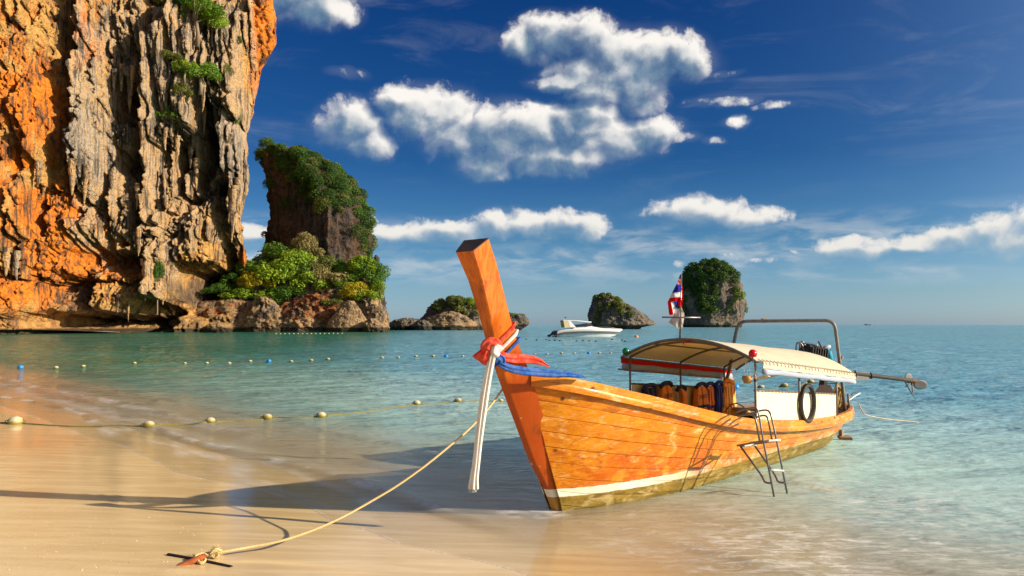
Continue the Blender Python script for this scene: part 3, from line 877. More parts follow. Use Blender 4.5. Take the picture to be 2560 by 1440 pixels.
_st = [stalactite_mesh(i * 3 + 1, MAT_CLIFF) for i in range(6)]
_sp = [(255, 440, 90, 8), (283, 180, 50, 6), (301, 170, 60, 6), (312, 190, 66, 6), (320, 205, 75, 6), (331, 175, 60, 7), (347, 195, 70, 6), (363, 180, 60, 6), (405, 590, 70, 8), (373, 590, 60, 7), (386, 660, 90, 12), (417, 690, 72, 10), (357, 640, 70, 8), (440, 520, 60, 6), (460, 510, 60, 8),
       (505, 270, 66, 6), (516, 255, 50, 5), (540, 250, 66, 6), (527, 262, 60, 5), (562, 330, 90, 9), (575, 450, 80, 9), (592, 480, 95, 10), (606, 460, 80, 9), (617, 420, 66, 8), (586, 540, 66, 7), (65, 640, 66, 9), (36, 630, 64, 10), (20, 620, 70, 9), (50, 645, 56, 8), (486, 400, 70, 8), (446, 350, 60, 7),
       (470, 350, 66, 7), (430, 340, 50, 6), (494, 345, 50, 6), (290, 440, 50, 9), (216, 400, 66, 9), (230, 430, 80, 10), (350, 470, 60, 7), (310, 745, 40, 5), (318, 760, 46, 4), (106, 440, 50, 8), (120, 420, 60, 9), (398, 400, 70, 7), (412, 430, 70, 6), (377, 330, 80, 7), (270, 400, 60, 7)]
for i, (px, py, L, w) in enumerate(_sp):
    p = cliff_point(px, py)
    o = link('stalactite', _st[i % 6], None, CLIFF)
    k = p.y / FPX
    o.location = p + Vector((0.3, -0.9, 0.8))
    o.scale = (w * k * 1.05, w * k * 1.05, L * k * 1.15)
    o.rotation_euler = (0, 0, i * 1.3)

# ---- free-standing rocks
def rock(name, prof, Y, depth, mat, seed, label, cat, plan=None, amp=0.10, freq=1.0, nrow=120, ncol=150, grey=0.4, ochre=0.15, group=None, kind=None, flute=0.3, back=0.0):
    """prof: (py, left px, right px) from the top down; depth: front-to-back over width; plan: (angle deg, radius factor) of the outline seen from above"""
    pys = np.array([p[0] for p in prof], float)
    py = np.linspace(pys[0], pys[-1], nrow)
    xl = np.interp(py, pys, [p[1] for p in prof]); xr_ = np.interp(py, pys, [p[2] for p in prof])
    z = np.array([at(1280, p, Y).z for p in py])
    XL = (xl - 1280) / FPX * Y; XR = (xr_ - 1280) / FPX * Y
    xc, a = (XL + XR) / 2, np.maximum((XR - XL) / 2, 0.05)
    an = np.linspace(0, 2 * math.pi, ncol, endpoint=False)
    if plan is None:
        ca, sa = np.cos(an), np.sin(an)
    else:
        pa = [(R(q[0]), q[1], q[2]) for q in plan]; pa.append((pa[0][0] + 2 * math.pi, pa[0][1], pa[0][2]))
        ca = np.interp(an, [q[0] for q in pa], [q[1] for q in pa]); sa = np.interp(an, [q[0] for q in pa], [q[2] for q in pa])
    amax = a.max()
    Xv = xc[:, None] + a[:, None] * ca[None, :]
    Yv = Y + back + depth * (0.35 * amax + 0.65 * a[:, None]) * sa[None, :] * np.minimum(1, a[:, None] / (0.12 * amax))
    Zv = np.repeat(z[:, None], ncol, 1)
    s = freq / amax * 2.0
    n = fbm(Xv * s, Yv * s, Zv * s + seed, 4, gain=0.55)
    fl = ridged(Xv * s * 3.2, Yv * s * 3.2, Zv * s * 0.35 + seed, 3)
    fine = fbm(Xv * s * 5, Yv * s * 5, Zv * s * 5 + seed, 3, gain=0.6)
    dsp = amax * amp * (n + flute * fl + 0.35 * fine) * np.minimum(1, a[:, None] / (0.2 * amax))
    Xv = Xv + dsp * np.cos(an)[None, :]; Yv = Yv + dsp * np.sin(an)[None, :]
    Zv = Zv + 0.35 * amax * amp * fbm(Xv * s * 1.5, Yv * s * 1.5, seed + 3.0, 3) * sst(np.linspace(0, 1, nrow), 0.75, 0.2)[:, None]
    gr = np.clip(grey + 0.5 * fbm(Xv * s, Yv * s, Zv * s * 0.5 + seed + 9, 3), 0, 1)
    oc = np.clip(ochre + 0.5 * fbm(Xv * s * 1.3, Yv * s * 1.3, Zv * s + seed + 19, 3), 0, 1)
    vs = np.stack([Xv, Yv, Zv], -1).reshape(-1, 3)
    top = np.array([[Xv[0].mean(), Yv[0].mean(), Zv[0].mean() + 0.02 * amax]])
    vs = np.concatenate([vs, top])
    f = grid_faces(nrow, ncol, True)[:, ::-1]
    cap = np.stack([np.arange(ncol), (np.arange(ncol) + 1) % ncol, np.full(ncol, nrow * ncol), np.full(ncol, nrow * ncol)], -1)
    me_ = np_mesh(name, vs, f, True, {'grey': np.append(gr.ravel(), grey), 'ochre': np.append(oc.ravel(), ochre)})
    o = link(name, me_, mat)
    tag(o, label, cat, group, kind)
    o_pts = (Xv, Yv, Zv)
    ROCKS.append((o, o_pts))
    return o, o_pts
ROCKS = []

# plan outlines: angle from +X, x factor, y factor (negative y = towards the camera)
WEDGE = [(0, 1.0, 0.1), (60, 0.6, 0.85), (120, -0.5, 1.0), (180, -1.0, 0.55), (230, -0.72, 0.0), (290, 0.42, -0.85), (325, 0.82, -0.55)]
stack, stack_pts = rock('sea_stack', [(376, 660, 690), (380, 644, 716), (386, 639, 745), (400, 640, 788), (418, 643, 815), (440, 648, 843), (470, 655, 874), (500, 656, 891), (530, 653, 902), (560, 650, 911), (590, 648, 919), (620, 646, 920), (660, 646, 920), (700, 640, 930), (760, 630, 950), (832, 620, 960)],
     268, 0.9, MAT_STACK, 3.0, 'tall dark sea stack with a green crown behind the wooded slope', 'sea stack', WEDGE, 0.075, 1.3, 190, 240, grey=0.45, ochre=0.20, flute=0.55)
hill, hill_pts = rock('hill', [(640, 745, 775), (655, 700, 800), (680, 640, 850), (705, 600, 930), (740, 560, 948), (770, 520, 955), (800, 480, 962), (834, 470, 965)],
     251, 0.30, MAT_SHORE, 8.0, 'rocky slope under the trees at the foot of the sea stack', None, None, 0.05, 1.2, 50, 120, kind='structure', grey=0.3)
SH = 'boulders along the waterline below the trees'
rock('shore_rock', [(748, 560, 600), (756, 500, 640), (772, 455, 655), (790, 432, 660), (812, 430, 662), (822, 445, 655), (834, 460, 650)], 238, 0.30, MAT_SHORE, 21.0, 'long brown rock ledge below the bushes beside the great cliff', 'rock', None, 0.07, 1.6, 60, 150, grey=0.22, ochre=0.40, group=SH)
rock('shore_rock', [(742, 648, 664), (752, 640, 680), (775, 625, 705), (800, 612, 722), (820, 605, 728), (834, 612, 724)], 236, 0.5, MAT_SHORE, 25.0, 'cream fluted rock with a dark hollow, beside the long brown ledge', 'rock', None, 0.13, 1.6, 60, 110, grey=0.3, ochre=0.2, group=SH)
rock('shore_rock', [(735, 770, 790), (745, 740, 830), (765, 705, 850), (790, 690, 860), (815, 685, 862), (834, 700, 855)], 240, 0.5, MAT_SHORE, 31.0, 'rust red broken rock under the yellow bush', 'rock', None, 0.13, 1.8, 60, 120, grey=0.12, ochre=0.62, group=SH)
rock('shore_rock', [(752, 868, 880), (762, 852, 892), (785, 835, 906), (805, 822, 918), (820, 818, 922), (826, 822, 916), (834, 824, 912)], 234, 0.55, MAT_SHORE, 37.0, 'large pale slab of rock sloping down to the water', 'rock', None, 0.07, 1.2, 60, 110, grey=0.22, ochre=0.05, group=SH)
rock('shore_rock', [(760, 930, 938), (768, 915, 962), (782, 908, 968), (800, 908, 972), (815, 914, 972), (834, 918, 968)], 237, 0.6, MAT_SHORE, 41.0, 'grey rock with a split face at the seaward tip of the slope', 'rock', None, 0.13, 1.8, 50, 90, grey=0.5, ochre=0.1, group=SH)
rock('shore_rock', [(796, 925, 935), (802, 915, 945), (815, 908, 962), (834, 912, 970)], 231, 0.6, MAT_SHORE, 43.0, 'low dark boulder in front of the split grey rock', 'rock', None, 0.12, 1.8, 40, 80, grey=0.6, ochre=0.1, group=SH)
rock('shore_rock', [(810, 530, 556), (815, 516, 568), (822, 506, 575), (828, 512, 570), (836, 520, 560)], 214, 0.6, MAT_SHORE, 47.0, 'small cream boulder standing alone in front of the brown ledge', 'rock', None, 0.14, 2.2, 40, 90, grey=0.2, ochre=0.1, group=SH)
rock('shore_rock', [(770, 735, 765), (785, 715, 790), (805, 700, 800), (834, 700, 810)], 236, 0.5, MAT_SHORE, 53.0, 'orange and grey boulder leaning on the rust red rock', 'rock', None, 0.14, 1.9, 50, 90, grey=0.25, ochre=0.4, group=SH)
rock('rock_spire', [(638, 937, 942), (645, 934, 946), (665, 934, 949), (690, 934, 953), (720, 934, 958), (790, 930, 966)], 252, 0.7, MAT_STACK, 57.0, 'thin dark rock needle standing at the edge of the trees', 'rock', None, 0.10, 1.4, 60, 40, grey=0.75, ochre=0.05)

IS = 'low rocks of the small islet behind the prow'
rock('islet_rock', [(752, 1108, 1165), (760, 1088, 1190), (775, 1070, 1225), (792, 1058, 1248), (806, 1052, 1262), (815, 1056, 1262), (828, 1064, 1258)], 322, 0.45, MAT_FAR, 61.0, 'low grey islet topped with pale bushes behind the prow', 'islet', None, 0.09, 1.5, 70, 160, grey=0.35, ochre=0.10)
rock('islet_rock', [(778, 1120, 1130), (785, 1098, 1150), (796, 1070, 1175), (806, 1062, 1190), (813, 1058, 1192), (819, 1066, 1184), (828, 1072, 1180)], 312, 0.5, MAT_SHORE, 63.0, 'pale rounded boulder with a dark tide line in front of the islet', 'rock', None, 0.08, 1.6, 50, 100, grey=0.35, ochre=0.05, group=IS)
rock('islet_rock', [(795, 1010, 1030), (800, 985, 1050), (810, 972, 1056), (818, 970, 1046), (828, 975, 1030)], 318, 0.5, MAT_FAR, 67.0, 'flat dark rock at the landward end of the islet', 'rock', None, 0.10, 1.8, 40, 90, grey=0.6, ochre=0.05, group=IS)
rock('islet_rock', [(784, 1285, 1300), (790, 1268, 1312), (800, 1240, 1320), (810, 1225, 1322), (818, 1222, 1312), (828, 1230, 1298)], 325, 0.5, MAT_FAR, 71.0, 'dark undercut rock at the seaward end of the islet', 'rock', None, 0.11, 1.8, 50, 100, grey=0.6, ochre=0.05, group=IS)
rock('islet_rock', [(800, 1050, 1062), (806, 1038, 1075), (815, 1030, 1082), (828, 1036, 1078)], 308, 0.5, MAT_FAR, 73.0, 'small dark rock below the pale rounded boulder', 'rock', None, 0.12, 1.8, 36, 70, grey=0.65, ochre=0.05, group=IS)
rock('sea_rock', [(739, 1508, 1518), (746, 1496, 1530), (756, 1484, 1560), (770, 1478, 1586), (785, 1474, 1606), (800, 1472, 1624), (808, 1474, 1636), (812, 1478, 1634), (817, 1480, 1606), (824, 1482, 1590)], 385, 0.6, MAT_FAR, 79.0, 'dark wedge shaped rock island behind the white speedboat', 'rock island', None, 0.08, 1.6, 90, 150, grey=0.55, ochre=0.05)
far_rock, far_pts = rock('sea_rock', [(657, 1770, 1790), (662, 1745, 1806), (672, 1722, 1826), (690, 1712, 1842), (715, 1706, 1852), (740, 1702, 1856), (765, 1702, 1860), (785, 1704, 1858), (800, 1706, 1852), (808, 1706, 1850), (814, 1712, 1846), (820, 1714, 1842)], 690, 0.7, MAT_FAR, 83.0,
     'tall round rock island with dark green growth behind the flag', 'rock island', None, 0.07, 1.5, 130, 170, grey=0.42, ochre=0.12, flute=0.4)
wedge_pts = ROCKS[-2][1]; islet_pts = [q for o, q in ROCKS if o.name.startswith('islet_rock')][0]

# the strip of dry sand at the foot of the cliff
pts = [(-420, 822), (-200, 824), (0, 824.5), (60, 823.6), (140, 825.4), (230, 828.2), (300, 830.8)]
mb = MB()
top, bot = [], []
for i, (px, py) in enumerate(pts):
    a = at(px, py, 176 + px * 0.094 - 1)
    b = ground(px, 834.6 - 2.8 * sst(px, 40, 300), -0.25)
    top.append(a); bot.append(b)
n = len(pts)
mid = [a.lerp(b, 0.5) + Vector((0, 0, 0.25)) for a, b in zip(top, bot)]
for rowp in (top, mid, bot): mb.V += rowp
mb.F = [(r * n + i, (r + 1) * n + i, (r + 1) * n + i + 1, r * n + i + 1) for r in range(2) for i in range(n - 1)]
MAT_DRYSAND = plain('dry_sand', (0.66, 0.47, 0.27), 0.9, 0, 0.12, 0.4, 0.3, 0.05)
tag(mb.build('far_beach', MAT_DRYSAND, None, True), 'strip of pale dry sand at the foot of the cliff', kind='structure')
# ---------------------------------------------------------------- vegetation
def leaf_mat(name, c1, c2, c3):
    m, t = new_mat(name)
    tone = t.attr('tone')
    pos = worldc(t)
    big = t.noise(pos, 0.22, 3.0, 0.6)
    f = t.m('ADD', t.m('MULTIPLY', tone, 0.75), t.m('MULTIPLY', t.m('SUBTRACT', big, 0.35), 0.7))
    c = t.ramp(f, [(0.0, c1), (0.5, c2), (1.0, c3)])
    d = t.n('ShaderNodeBsdfPrincipled', {'Base Color': c, 'Roughness': 0.55, 'Specular IOR Level': 0.25})
    tl = t.n('ShaderNodeBsdfTranslucent', {'Color': t.mix(0.5, c, (0.20, 0.26, 0.02))})
    finish(t, t.n('ShaderNodeMixShader', {0: 0.30, 1: d, 2: tl}).outputs[0])
    return m
LEAF = {
    'deep': leaf_mat('deep_green_leaves', (0.018, 0.052, 0.007), (0.048, 0.125, 0.011), (0.12, 0.22, 0.018)),
    'dark': leaf_mat('dark_green_leaves', (0.010, 0.030, 0.007), (0.026, 0.070, 0.010), (0.07, 0.135, 0.016)),
    'mid': leaf_mat('green_leaves', (0.036, 0.085, 0.008), (0.095, 0.20, 0.012), (0.22, 0.34, 0.022)),
    'lime': leaf_mat('light_green_leaves', (0.08, 0.15, 0.010), (0.19, 0.30, 0.016), (0.36, 0.45, 0.03)),
    'yellow': leaf_mat('yellow_leaves', (0.18, 0.16, 0.010), (0.42, 0.34, 0.016), (0.66, 0.50, 0.025)),
    'dry': leaf_mat('dry_leaves', (0.11, 0.095, 0.035), (0.24, 0.19, 0.07), (0.36, 0.29, 0.12)),
    'olive': leaf_mat('olive_leaves', (0.045, 0.055, 0.012), (0.105, 0.125, 0.022), (0.21, 0.21, 0.04)),
}
MAT_BARK = plain('bark', (0.20, 0.15, 0.10), 0.9, 0, 0.35, 2.0, 0.6, 0.03)

def leaf_cloud(rs_, centres, radii, per, size, flat=0.75, up=0.35):
    """leaf-sized cards on the shells of the given balls; returns vertices, faces, tone"""
    Vs, tone = [], []
    for c, r_, n in zip(centres, radii, per):
        d = rs_.normal(size=(n, 3)); d[:, 2] += up; d /= np.linalg.norm(d, axis=1)[:, None]
        rad = r_ * (0.62 + 0.45 * rs_.rand(n) ** 0.7)[:, None]
        p = np.asarray(c)[None, :] + d * rad * np.array([1, 1, flat])[None, :]
        nrm = d + 0.65 * rs_.normal(size=(n, 3)); nrm /= np.linalg.norm(nrm, axis=1)[:, None]
        a = np.cross(nrm, rs_.normal(size=(n, 3))); a /= np.linalg.norm(a, axis=1)[:, None]
        b = np.cross(nrm, a)
        sz = size * (0.6 + 0.8 * rs_.rand(n))[:, None]
        q = np.stack([p - a * sz * 1.3, p + b * sz * 0.55, p + a * sz * 1.3, p - b * sz * 0.55], 1)
        Vs.append(q.reshape(-1, 3))
        tn_ = np.clip(0.35 + 0.25 * rs_.rand() + 0.35 * rs_.rand(n), 0, 1)
        tone.append(np.repeat(tn_, 4))
    Vs = np.concatenate(Vs); tone = np.concatenate(tone)
    return Vs, np.arange(len(Vs)).reshape(-1, 4), tone

def crown_mesh(name, seed, w=1.0, h=0.8, nball=16, leaves=95, size=0.055, open_=0.0):
    """crown about one unit wide, standing on z = 0"""
    rs_ = np.random.RandomState(seed)
    cs, rr = [], []
    for i in range(nball):
        a = rs_.uniform(0, 2 * math.pi); e = rs_.uniform(-0.35, 1.0)
        k = math.sqrt(max(0, 1 - e * e)) * (0.75 + 0.35 * rs_.rand())
        rr.append(rs_.uniform(0.13, 0.24) * (1 - 0.35 * open_))
        cs.append((0.40 * w * k * math.cos(a), 0.40 * w * k * math.sin(a), h * (0.50 + 0.40 * e)))
    per = [int(leaves * (r_ / 0.18) ** 2) for r_ in rr]
    v, f, tn_ = leaf_cloud(rs_, cs, rr, per, size)
    return np_mesh(name, v, f, False, {'tone': tn_}), cs

def trunk_mesh(name, seed, cs, h_to=0.5, r0=0.035):
    rs_ = np.random.RandomState(seed)
    mb_ = MB()
    fork = Vector((rs_.uniform(-.04, .04), rs_.uniform(-.04, .04), 0.16))
    mb_.tube([(0, 0, -0.35), (0.01, 0, -0.1), fork], [r0 * 1.4, r0 * 1.1, r0 * 0.9], 7)
    for c in list(cs)[:7]:
        c = Vector(c)
        midp = fork.lerp(c, 0.5) + Vector((rs_.uniform(-.04, .04), rs_.uniform(-.04, .04), 0.02))
        mb_.tube([fork - Vector((0, 0, 0.02)), midp, c], [r0 * 0.65, r0 * 0.42, r0 * 0.15], 5)
    me_ = mb_.mesh(name, True)
    me_.materials.append(MAT_BARK)
    return me_

CROWNS = []
for i in range(7):
    cm, cs = crown_mesh('crown', 40 + i, 1.0, 0.62 + 0.06 * (i % 4), 17 + i % 4, 190, 0.023 + 0.003 * (i % 3), 0.3 * (i % 3))
    cm.materials.append(LEAF['mid'])
    CROWNS.append((cm, trunk_mesh('trunk', 60 + i, cs)))

def set_mat(o, mat):
    o.material_slots[0].link = 'OBJECT'
    o.material_slots[0].material = mat

def tree(name, base, wid, hgt, kind, var, label, cat='tree', group=None, lean=0.0, dep=None):
    e = empty(name, base)
    cm, tm = CROWNS[var % len(CROWNS)]
    c = link('crown', cm, None, e); set_mat(c, LEAF[kind])
    c.scale = (wid, dep or wid * 0.9, hgt); c.rotation_euler = (0, lean, var * 1.7)
    tr_ = link('trunk', tm, None, e)
    tr_.scale = (wid, wid * 0.9, hgt); tr_.rotation_euler = (0, lean, var * 1.7)
    tag(e, label, cat, group)
    return e

def surf_z(pts, x, y_lo=None):
    """height of the front of a rock at x (its surface that faces the camera)"""
    Xv, Yv, Zv = pts
    return Xv, Yv, Zv

def front_pt(pts, px, py, Y):
    """vertex of a rock on its camera side nearest to the line through a photo pixel"""
    Xv, Yv, Zv = pts
    ctr = Yv.mean(1, keepdims=True)
    qx = 1280 + FPX * Xv / Yv; qz = 812 - FPX * (Zv - CAM_H) / Yv
    d2_ = (qx - px) ** 2 + (qz - py) ** 2 + np.where(Yv > ctr, 1e5, 0)
    k = np.unravel_index(np.argmin(d2_), d2_.shape)
    return Vector((Xv[k], Yv[k], Zv[k]))

# trees on the wooded slope: (px, py of the crown's foot, width px, height px, leaves, distance, label)
GR = 'trees and bushes on the slope below the sea stack'
TREES = [
    (700, 690, 120, 95, 'deep', 252, 'dark spreading tree at the upper landward edge of the slope'),
    (650, 712, 110, 75, 'deep', 249, 'dark tree with open branches overhanging the gap beside the cliff'),
    (622, 700, 70, 50, 'mid', 246, 'small green tree reaching over the gap beside the cliff'),
    (765, 668, 80, 80, 'dry', 251, 'half bare pale tree standing highest on the slope'),
    (800, 705, 90, 85, 'olive', 249, 'thin olive tree with a visible trunk below the bare one'),
    (845, 700, 100, 70, 'deep', 252, 'flat topped dark tree against the grey rock face'),
    (740, 715, 110, 90, 'lime', 247, 'broad light green tree in the middle of the slope'),
    (690, 740, 120, 95, 'lime', 245, 'full light green tree behind the yellow one'),
    (780, 755, 110, 90, 'lime', 244, 'bright green bushy tree under the middle of the slope'),
    (636, 738, 84, 62, 'yellow', 242, 'yellow leaved tree leaning over the water by the ledge'),
    (560, 752, 96, 40, 'deep', 241, 'low dark bush on the landward end of the ledge'),
    (600, 755, 90, 44, 'lime', 241, 'low light green bush on the ledge beside the yellow tree'),
    (668, 768, 76, 60, 'lime', 240, 'light green bush hanging below the yellow tree'),
    (720, 775, 100, 60, 'deep', 241, 'dark bush above the cream fluted rock'),
    (826, 735, 96, 80, 'dry', 245, 'pale brown feathery bush in the middle of the slope'),
    (858, 745, 90, 70, 'mid', 245, 'green bush beside the pale brown one'),
    (905, 700, 80, 66, 'lime', 247, 'bright green round tree below the seaward rock face'),
    (925, 735, 80, 80, 'deep', 246, 'dark green tree at the seaward edge beside the needle'),
    (885, 755, 70, 62, 'yellow', 241, 'bright yellow bush above the pale slab'),
    (915, 765, 80, 60, 'lime', 242, 'light green bush behind the bright yellow one'),
    (948, 760, 50, 60, 'lime', 243, 'light green shrub hanging on the seaward tip'),
    (830, 775, 80, 40, 'olive', 240, 'olive shrub on the rust red rock'),
    (580, 728, 60, 50, 'deep', 244, 'dark shrub in the shade beside the cliff cave'),
    (770, 715, 90, 74, 'deep', 248, 'dark tree behind the broad light green one'),
    (880, 725, 80, 64, 'mid', 247, 'green tree under the seaward rock face'),
]
for i, (px, py, w, h, kd, Yd, lab) in enumerate(TREES):
    k = Yd / FPX
    bush = 'bush' in lab or 'shrub' in lab
    tree('bush' if bush else 'tree', at(px, py, Yd), w * k * 1.12, h * k * 1.25, kd, i, lab, 'bush' if bush else 'tree', GR)

def growth(name, pts_list, mat, seed, size, leaf, label, per=560, tone_seed=0):
    """dense scrub growing on a rock: leaf cards round the given points"""
    rs_ = np.random.RandomState(seed)
    cs = [tuple(p) for p in pts_list]
    rr = list(size * (0.55 + 0.9 * rs_.rand(len(cs)) ** 1.5))
    v, f, tn_ = leaf_cloud(rs_, cs, rr, [int(per * (q / size) ** 2) + 20 for q in rr], leaf, 0.8, 0.5)
    me_ = np_mesh(name, v, f, False, {'tone': tn_})
    return tag(link(name, me_, mat), label, kind='stuff')

def pick(pts, fn, n, seed, camera_side=True):
    """n surface points of a rock where fn(photo px, photo py) is above a random number"""
    Xv, Yv, Zv = pts
    rs_ = np.random.RandomState(seed)
    qx = 1280 + FPX * Xv / Yv; qy = 812 - FPX * (Zv - CAM_H) / Yv
    w_ = fn(qx, qy, Xv, Yv, Zv)
    if camera_side:
        w_ = np.where(Yv > Yv.mean(1, keepdims=True) + 0.35 * (Yv.max(1, keepdims=True) - Yv.mean(1, keepdims=True)), 0.25 * w_, w_)
    ax = np.linalg.norm(np.stack([np.gradient(q, axis=1) for q in (Xv, Yv, Zv)]), axis=0)
    w_ = np.maximum(w_, 0) * ax
    w_ = (w_ / w_.sum()).ravel()
    k = rs_.choice(w_.size, n, p=w_)
    return np.stack([Xv.ravel()[k], Yv.ravel()[k], Zv.ravel()[k]], -1)

# the crown of the sea stack: thick on top and down its seaward shoulder, thinner below
def stack_mask(qx, qy, Xv, Yv, Zv):
    top_line = np.interp(qx, [640, 700, 800, 850, 905, 930], [400, 425, 520, 540, 545, 600])
    m_ = sst(top_line - qy, -14, 25) * sst(qx, 655, 720)
    m_ = np.maximum(m_, 0.9 * sst(400 - qy, -6, 12))
    m_ = np.maximum(m_, 0.55 * sst(qx, 880, 905) * (1 - sst(qy, 640, 690)))
    m_ = np.maximum(m_, 0.10 * (fbm(qx / 30, qy / 40, 2.0, 2) > 0.35))
    return m_ * (0.35 + 0.65 * sst(fbm(qx / 26, qy / 22, 7.0, 2), -0.5, 0.2))
P1 = pick(stack_pts, stack_mask, 300, 3)
growth('foliage', P1[:170], LEAF['dark'], 4, 2.1, 0.21, 'dark scrub covering the top and shoulder of the sea stack')
growth('foliage', P1[170:245], LEAF['deep'], 5, 2.0, 0.21, 'green bushes among the dark scrub on top of the sea stack')
growth('foliage', P1[245:], LEAF['olive'], 6, 1.8, 0.20, 'olive grass and shrubs on the edges of the sea stack')
tree('tree', at(668, 378, 262), 52 * .131, 40 * .131, 'deep', 3, 'small lone tree standing at the landward corner of the stack top', 'tree')
# seaward rocks
def far_mask(qx, qy, Xv, Yv, Zv):
    m_ = sst(qy, 800, 775) if False else (1 - sst(qy, 760, 790))
    right = sst(qx, 1770, 1812)
    return m_ * (1 - 0.85 * right * sst(qy, 672, 700)) * (0.3 + 0.7 * sst(fbm(qx / 16, qy / 16, 3.0, 2), -0.4, 0.2))
P2_ = pick(far_pts, far_mask, 230, 8)
growth('foliage', P2_[:140], LEAF['dark'], 9, 3.8, 0.60, 'dark growth covering the landward face of the round rock island', 200)
growth('foliage', P2_[170:215], LEAF['deep'], 10, 3.4, 0.60, 'green bushes low on the round rock island', 200)
def wedge_mask(qx, qy, Xv, Yv, Zv):
    return (1 - sst(np.hypot((qx - 1540) / 34, (qy - 768) / 20), 0.5, 1.2)) + 0.8 * (1 - sst(qy, 742, 752)) + 0.3 * (1 - sst(np.hypot((qx - 1498) / 10, (qy - 785) / 24), 0.5, 1.2)) + 0.25 * (1 - sst(np.hypot((qx - 1572) / 16, (qy - 786) / 12), 0.5, 1.2)) + 0.25 * (1 - sst(np.hypot((qx - 1580) / 20, (qy - 768) / 5), 0.5, 1.2))
P3 = pick(wedge_pts, wedge_mask, 48, 12)
growth('foliage', P3, LEAF['olive'], 13, 1.4, 0.38, 'olive scrub on the flank of the wedge shaped rock', 170)
tree('bush', at(1545, 757, 383), 26 * .19, 16 * .19, 'mid', 2, 'round green bush on the ridge of the wedge shaped rock', 'bush')
tree('bush', at(1512, 744, 385), 16 * .19, 10 * .19, 'olive', 4, 'small bush on the summit of the wedge shaped rock', 'bush')
tree('tree', at(1850, 760, 672), 30 * .34, 60 * .34, 'lime', 5, 'light green tree hanging from the seaward face of the round rock island', 'tree')
tree('tree', at(1765, 676, 685), 40 * .34, 26 * .34, 'deep', 1, 'dark tree on the summit of the round rock island', 'tree')
tree('tree', at(1797, 672, 690), 32 * .34, 24 * .34, 'olive', 6, 'pale feathery tree on the summit of the round rock island', 'tree')
def islet_mask(qx, qy, Xv, Yv, Zv):
    return (1 - sst(qy, 768, 786)) * (0.2 + sst(qx, 1080, 1120))
P4 = pick(islet_pts, islet_mask, 60, 14, False)
growth('foliage', P4, LEAF['olive'], 15, 1.7, 0.30, 'pale scrub covering the top of the small islet', 190)
for i, (px, py, w, h, kd, lab) in enumerate([(1140, 776, 62, 44, 'olive', 'rounded pale bush on top of the small islet'), (1175, 778, 46, 36, 'lime', 'light green bush on the islet close to the prow'), (1098, 780, 40, 28, 'olive', 'low bush on the landward shoulder of the islet'), (1278, 792, 26, 16, 'mid', 'green shrub on the dark undercut rock beyond the prow')]):
    tree('bush', at(px, py, 318), w * .16, h * .16 * 1.1, kd, i + 2, lab, 'bush')

# shrubs rooted in the cliff face
SHR = [(530, 70, 96, 84, 'mid', 'largest green shrub high on the cliff below its top edge'), (498, 45, 60, 60, 'deep', 'dark green shrub beside the largest one on the cliff'), (430, 15, 70, 40, 'olive', 'olive shrub on the topmost ledge of the cliff'), (455, 12, 50, 30, 'mid', 'green tuft on the topmost ledge of the cliff'),
       (540, 215, 84, 56, 'mid', 'wide green shrub halfway up the grey fluted curtain'), (505, 205, 56, 40, 'lime', 'light green shrub beside the wide one on the curtain'), (585, 225, 40, 64, 'olive', 'olive shrub trailing at the corner of the cliff'), (455, 175, 50, 44, 'olive', 'small olive shrub on the middle of the curtain'),
       (445, 305, 58, 44, 'mid', 'green shrub on the lower lip of the curtain'), (484, 262, 46, 44, 'olive', 'dry olive shrub above the lower lip of the curtain'), (590, 300, 34, 70, 'olive', 'trailing olive growth down the corner pillar'), (325, 475, 24, 84, 'mid', 'narrow green creeper hanging beside the central column'),
       (355, 610, 48, 76, 'mid', 'dense green creeper on the central column above its foot'), (412, 700, 30, 80, 'deep', 'dark creeper down the flared foot of the central column'), (178, 350, 26, 44, 'deep', 'dark shrub in the recess beside the grey column'), (204, 722, 26, 30, 'mid', 'small green tuft above the grey boulder face'),
       (615, 130, 22, 24, 'deep', 'tiny dark shrub under the orange bulge'), (560, 100, 50, 50, 'lime', 'light green shrub at the foot of the largest one'), (470, 690, 60, 60, 'deep', 'dark bushes in the mouth of the cliff cave')]
CG = 'shrubs rooted in the cliff face'
for i, (px, py, w, h, kd, lab) in enumerate(SHR):
    p = cliff_point(px, py); k = p.y / FPX
    e = tree('cliff_shrub', p + Vector((0, -0.22 * w * k, -h * k * 0.60)), w * k * 1.35, h * k * 1.5, kd, i, lab, 'shrub', CG, dep=min(w * k * 1.1, 6.5))
# ---------------------------------------------------------------- the long-tail boat
BOW = Vector((0.46, 9.17, 0.0))
BRZ = math.atan2(0.7556, 0.655)
boat = empty('longtail_boat', BOW, BRZ)
tag(boat, 'varnished orange wooden longtail boat with tall prow resting in the shallows', 'boat')
BM = Matrix.Translation(BOW) @ Matrix.Rotation(BRZ, 4, 'Z')
BI = BM.inverted()
def W(px, py, Y):
    """photo pixel at a distance, in the boat's own axes (x aft, y to the far side, z up)"""
    return BI @ at(px, py, Y)
def B2W(p): return BM @ Vector(p)

